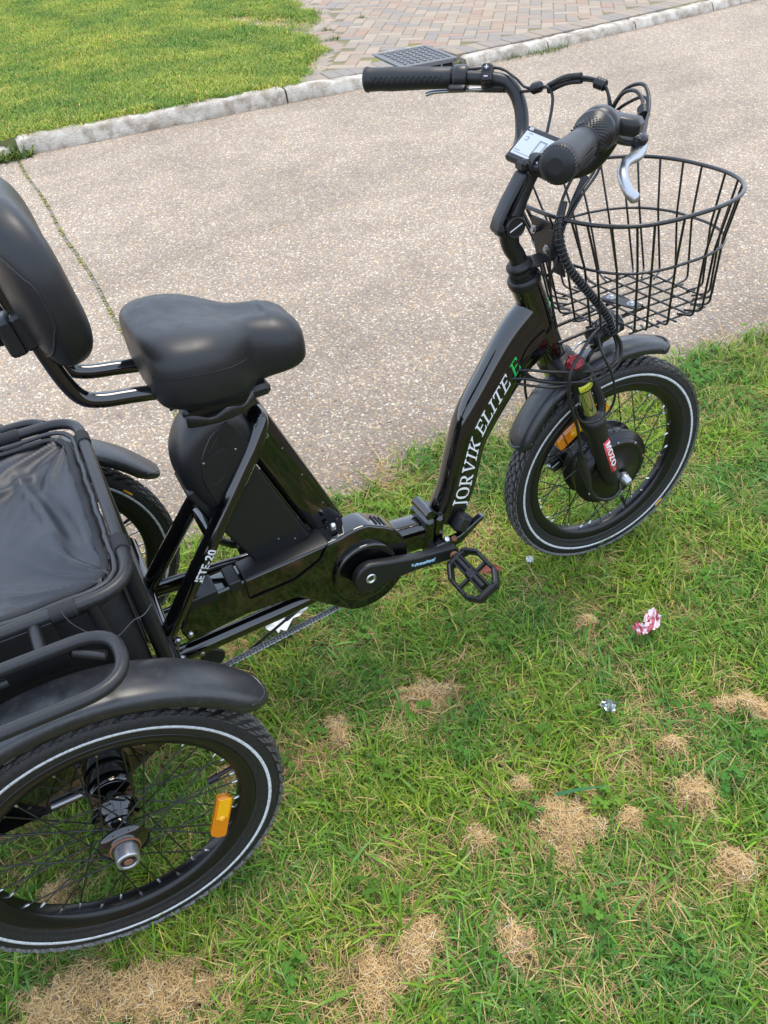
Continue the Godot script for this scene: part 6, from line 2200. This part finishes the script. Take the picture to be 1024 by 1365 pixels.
func bricks() -> void:
	var pave := group("brick_paving", self, FAR)
	pave.set_meta("kind", "structure")
	var bedm := mat(Color(1, 1, 1), 0.95); bedm.vertex_color_use_as_albedo = true
	noisy(bedm, 0.1, 1.0, 3.0, 256, FastNoiseLite.TYPE_SIMPLEX_SMOOTH, true)
	var nz := FastNoiseLite.new(); nz.seed = 19; nz.frequency = 1.4; nz.fractal_octaves = 3
	var st := nst(); st.set_smooth_group(0)
	for i in 60:
		for j in 60:
			var x0 := 1.6 + i * 0.3; var z0 := -3.8 - j * 0.3
			for q in [[0, 0], [0, 1], [1, 1], [0, 0], [1, 1], [1, 0]]:
				var x: float = x0 + q[0] * 0.3; var z: float = z0 - q[1] * 0.3
				var k := clampf(0.5 + nz.get_noise_2d(x, z) * 1.4, 0.0, 1.0)
				st.set_color(Color(0.19, 0.165, 0.12).lerp(Color(0.22, 0.2, 0.06), k))
				st.add_vertex(v(x, 0.0575 if z < -3.85 else 0.02, minf(z, kerb_z(x) - 0.1)))
	part("sand_bed", st, bedm, pave)
	# eight fired tones, each a mesh with its own worn edges
	var tones := [Color(0.38, 0.275, 0.20), Color(0.40, 0.30, 0.22), Color(0.35, 0.28, 0.215), Color(0.42, 0.33, 0.25), Color(0.32, 0.27, 0.22), Color(0.38, 0.255, 0.19), Color(0.37, 0.30, 0.23), Color(0.30, 0.26, 0.225)]
	var kinds := []
	var r := RandomNumberGenerator.new(); r.seed = 83
	var uneven := FastNoiseLite.new(); uneven.seed = 4; uneven.frequency = 0.06; uneven.fractal_octaves = 4
	for c in tones:
		var m := mat(c, 0.88)
		noisy(m, 0.12, 1.0, 7.0, 256, FastNoiseLite.TYPE_SIMPLEX_SMOOTH, true, 6.0)
		var sb := nst()
		box(sb, Vector3.ZERO, v(0.195, 0.05, 0.095), 0.004)
		kinds.append(finish(sb, m))
	var spots := []
	var rot := -0.62
	var O := v(3.4, 0, -4.6)
	for i in range(-60, 60):
		for j in range(-60, 60):
			# right-angled herringbone on a 0.1 m grid
			var mo := posmod(i - j, 4)
			var p: Vector3; var turn := rot
			if mo == 0: p = v(i * 0.1 + 0.05, 0, j * 0.1)
			elif mo == 3: p = v(i * 0.1, 0, j * 0.1 + 0.05); turn += PI * 0.5
			else: continue
			p = O + p.rotated(Vector3.UP, rot)
			if p.z > kerb_z(p.x) - 0.345: continue
			if p.x < lawn_side(p.z) + 0.24: continue
			if absf(p.x - 3.19) < 0.27 and p.z > -4.37: continue
			spots.append([p, turn, false])
	# a course of bricks along the kerb and one along the lawn
	var x := 2.2
	while x < 13.0:
		if absf(x - 3.19) > 0.265 and x > lawn_side(kerb_z(x) - 0.245) + 0.02:
			var sl := (kerb_z(x + 0.05) - kerb_z(x - 0.05)) / 0.1
			spots.append([v(x, 0, kerb_z(x) - 0.245), -atan(sl) * 1.0 + PI * 0.5, true])
		x += 0.1
	var z := -4.1
	while z > -12.0:
		var sl := (lawn_side(z - 0.1) - lawn_side(z + 0.1)) / 0.2
		spots.append([v(lawn_side(z) + 0.115, 0, z), atan(sl) * 0.8, false])
		z -= 0.1
	for s in spots:
		var p: Vector3 = FAR * s[0]
		var q := cam.transform.affine_inverse() * p
		s.append(-q.z if in_view(p, 0.02) else 100.0 + p.distance_to(cam.position))
	spots.sort_custom(func(a, b): return a[3] < b[3])
	var rest := []
	for k in kinds.size(): rest.append([])
	for i in spots.size():
		var s = spots[i]
		var t := r.randi() % 8
		if s[2]: t = [2, 4, 7, 6][r.randi() % 4]
		var xf := Transform3D(Basis(Vector3.UP, s[1] + r.randf_range(-0.02, 0.02)) * Basis(Vector3.RIGHT, r.randf_range(-0.012, 0.012)), s[0] + v(0, 0.038 + r.randf_range(-0.0018, 0.0018), 0))
		if i < 300 and s[3] < 99.0: share("brick", kinds[t], pave, xf)
		else: rest[t].append(xf)
	for k in kinds.size():
		if rest[k].is_empty(): continue
		var mm := MultiMesh.new()
		mm.transform_format = MultiMesh.TRANSFORM_3D
		mm.mesh = kinds[k]; mm.instance_count = rest[k].size()
		for i in rest[k].size(): mm.set_instance_transform(i, rest[k][i])
		var o := MultiMeshInstance3D.new()
		o.name = "far_bricks"; o.multimesh = mm; o.set_meta("kind", "stuff")
		pave.add_child(o, true)

func weed(called: String, at: Vector3, radius: float, n: int, label: String, cat: String, seed_: int, leafy := false, grp := "") -> void:
	var r := RandomNumberGenerator.new(); r.seed = seed_
	var o := group(called, self, FAR * Transform3D(Basis.IDENTITY, at))
	tag(o, label, cat, grp)
	var st := nst()
	for i in n:
		var a := r.randf() * TAU; var q := sqrt(r.randf()) * radius
		gid += 1; st.set_smooth_group(gid)
		var col := Color(0.06, 0.13, 0.03).lerp(Color(0.2, 0.24, 0.05), r.randf())
		if leafy: blade(st, v(cos(a) * q, 0, sin(a) * q * 0.6), r.randf() * TAU, r.randf_range(0.2, 1.1), r.randf_range(0.035, 0.095), r.randf_range(0.009, 0.016), 0.5, 0.0, col, 4)
		else: blade(st, v(cos(a) * q * 1.0, 0, sin(a) * q * 0.25), r.randf() * TAU, r.randf_range(0.1, 0.9), r.randf_range(0.03, 0.07), r.randf_range(0.003, 0.006), r.randf_range(0.2, 1.2), 0.0, col)
	part("leaves", st, M.grass, o).set_meta("kind", "stuff")

func _ready() -> void:
	rng.seed = 2
	# --- camera
	cam = Camera3D.new()
	cam.name = "camera"
	var cr := v(0.89158844, -0.09196959, 0.44340911); var cu := v(0.34062857, 0.78141223, -0.52284521); var cf := v(0.29839944, -0.61720056, -0.72802558)
	cam.transform = Transform3D(Basis(cr, cu, -cf), v(0.1652, 1.3055, 1.1057))
	cam.fov = 66.726; cam.near = 0.05; cam.far = 400.0
	add_child(cam)
	cam.current = true
	# --- sky, sun, exposure: bright overcast
	var we := WorldEnvironment.new(); we.name = "sky"
	var env := Environment.new()
	env.background_mode = Environment.BG_SKY
	var sky := Sky.new(); var sm := ProceduralSkyMaterial.new()
	sm.sky_top_color = Color(0.74, 0.81, 0.91); sm.sky_horizon_color = Color(0.89, 0.91, 0.94); sm.sky_curve = 0.12
	sm.ground_bottom_color = Color(0.26, 0.29, 0.2); sm.ground_horizon_color = Color(0.5, 0.52, 0.47)
	sm.sky_energy_multiplier = 1.0
	sky.sky_material = sm
	env.sky = sky
	env.ambient_light_source = Environment.AMBIENT_SOURCE_SKY
	env.tonemap_mode = Environment.TONE_MAPPER_LINEAR
	env.tonemap_exposure = 2.5
	env.sdfgi_enabled = true; env.ssao_enabled = true; env.ssil_enabled = true
	we.environment = env
	we.set_meta("kind", "structure")
	add_child(we)
	var sun := DirectionalLight3D.new(); sun.name = "sun"
	sun.light_energy = 0.34; sun.light_color = Color(1.0, 0.97, 0.93); sun.light_angular_distance = 24.0
	sun.shadow_enabled = true
	sun.basis = Basis.looking_at(v(-0.35, -1.0, 0.15), Vector3.UP)
	add_child(sun)
	# --- frames of reference
	FR = Transform3D(Basis(Vector3.UP, PSI), Vector3.ZERO)
	var k := v(-cos(deg_to_rad(67.4)), sin(deg_to_rad(67.4)), 0)
	var A := v(0.98, 0.655, 0)
	ST = FR * Transform3D(Basis.IDENTITY, A) * Transform3D(Basis(k, -0.06), Vector3.ZERO) * Transform3D(Basis.IDENTITY, -A)
	SB = FR * Transform3D(Basis.IDENTITY, A) * Transform3D(Basis(k, -0.09), Vector3.ZERO) * Transform3D(Basis.IDENTITY, -A)
	FAR = Transform3D(Basis(Vector3.RIGHT, atan(TILT)), v(0, 0, -0.63))
	clumps = [
		[0.665, 0.545, 0.062, 0.075, 0.5, 501, "largest pale straw clump on the verge, with a broad grass blade above it"],
		[0.60, 0.165, 0.075, 0.04, 0.3, 502, "flat brown straw clump in the grass between the chain and the pedal, longest there"],
		[0.525, 0.485, 0.038, 0.028, 0.9, 503, "small grey brown straw clump just left of the largest pale clump"],
		[0.482, 0.655, 0.032, 0.045, 0.2, 504, "upright oval brown clump at the bottom of the grass below the largest clump"],
		[0.648, 0.44, 0.02, 0.02, 0.0, 505, "tiny square brown clump in the dark grass above the largest clump"],
		[0.905, 0.605, 0.042, 0.045, 0.6, 506, "tan triangular clump right of the largest clump, at its height"],
		[0.938, 0.505, 0.028, 0.02, 0.3, 507, "small pale clump between the foil scrap and the tan triangular clump"],
		[1.125, 0.51, 0.07, 0.03, 0.75, 508, "grey straw clump at the right edge, level with the foil scrap"],
		[0.345, 0.59, 0.075, 0.04, -0.6, 509, "wide loose brown clump near the bottom, left of the oval clump"],
		[0.262, 0.61, 0.032, 0.055, 0.2, 510, "narrow upright clump at the bottom edge, right of the large heap"],
		[0.868, 0.735, 0.045, 0.035, 0.4, 511, "faded brown clump low at the right edge of the grass"],
		[-0.185, 0.405, 0.085, 0.05, 0.3, 512, "straw heap in the bottom left corner below the near wheel"],
		[-0.055, 0.455, 0.12, 0.055, 0.35, 513, "large straw heap at the bottom edge below the near wheel"],
		[-0.165, 0.215, 0.035, 0.03, 0.0, 514, "round brown clump seen through the near wheel's lower spokes"],
		[0.185, 0.14, 0.04, 0.03, 0.5, 515, "brown clump behind the near wheel's orange reflector"],
		[0.40, 0.165, 0.03, 0.05, 0.3, 516, "thin faded clump in the grass right of the near wheel's fender tip"],
		[1.0, 0.175, 0.03, 0.02, 0.2, 517, "small faded clump left of the pink wrapper"],
		[0.775, 0.585, 0.03, 0.022, 0.1, 518, "scattered straw just right of the largest pale clump"],
	]
	make_materials()
	make_setting()
	make_grass()
	weed("kerb_weeds", v(4.05, 0.0, -3.79), 0.33, 260, "low strip of green weeds growing along the foot of the kerb", "weeds", 91)
	weed("kerb_weeds", v(0.27, 0.0, -3.76), 0.15, 320, "leafy green weed at the broken end of the kerb, left of the driveway", "weeds", 92, true)
	weed("paving_weed", v(3.05, 0.05, -5.35), 0.06, 60, "small grass tuft in the brick paving behind the lawn's corner", "weeds", 93)
	weed("paving_weed", v(2.95, 0.05, -5.0), 0.09, 90, "dark tuft of grass at the lawn's edge creeping over the bricks", "weeds", 94)
	weed("paving_weed", v(3.5, 0.05, -5.6), 0.05, 60, "green tuft between bricks farthest from the lawn", "weeds", 95)
	build_tricycle()
	clumps_and_litter()
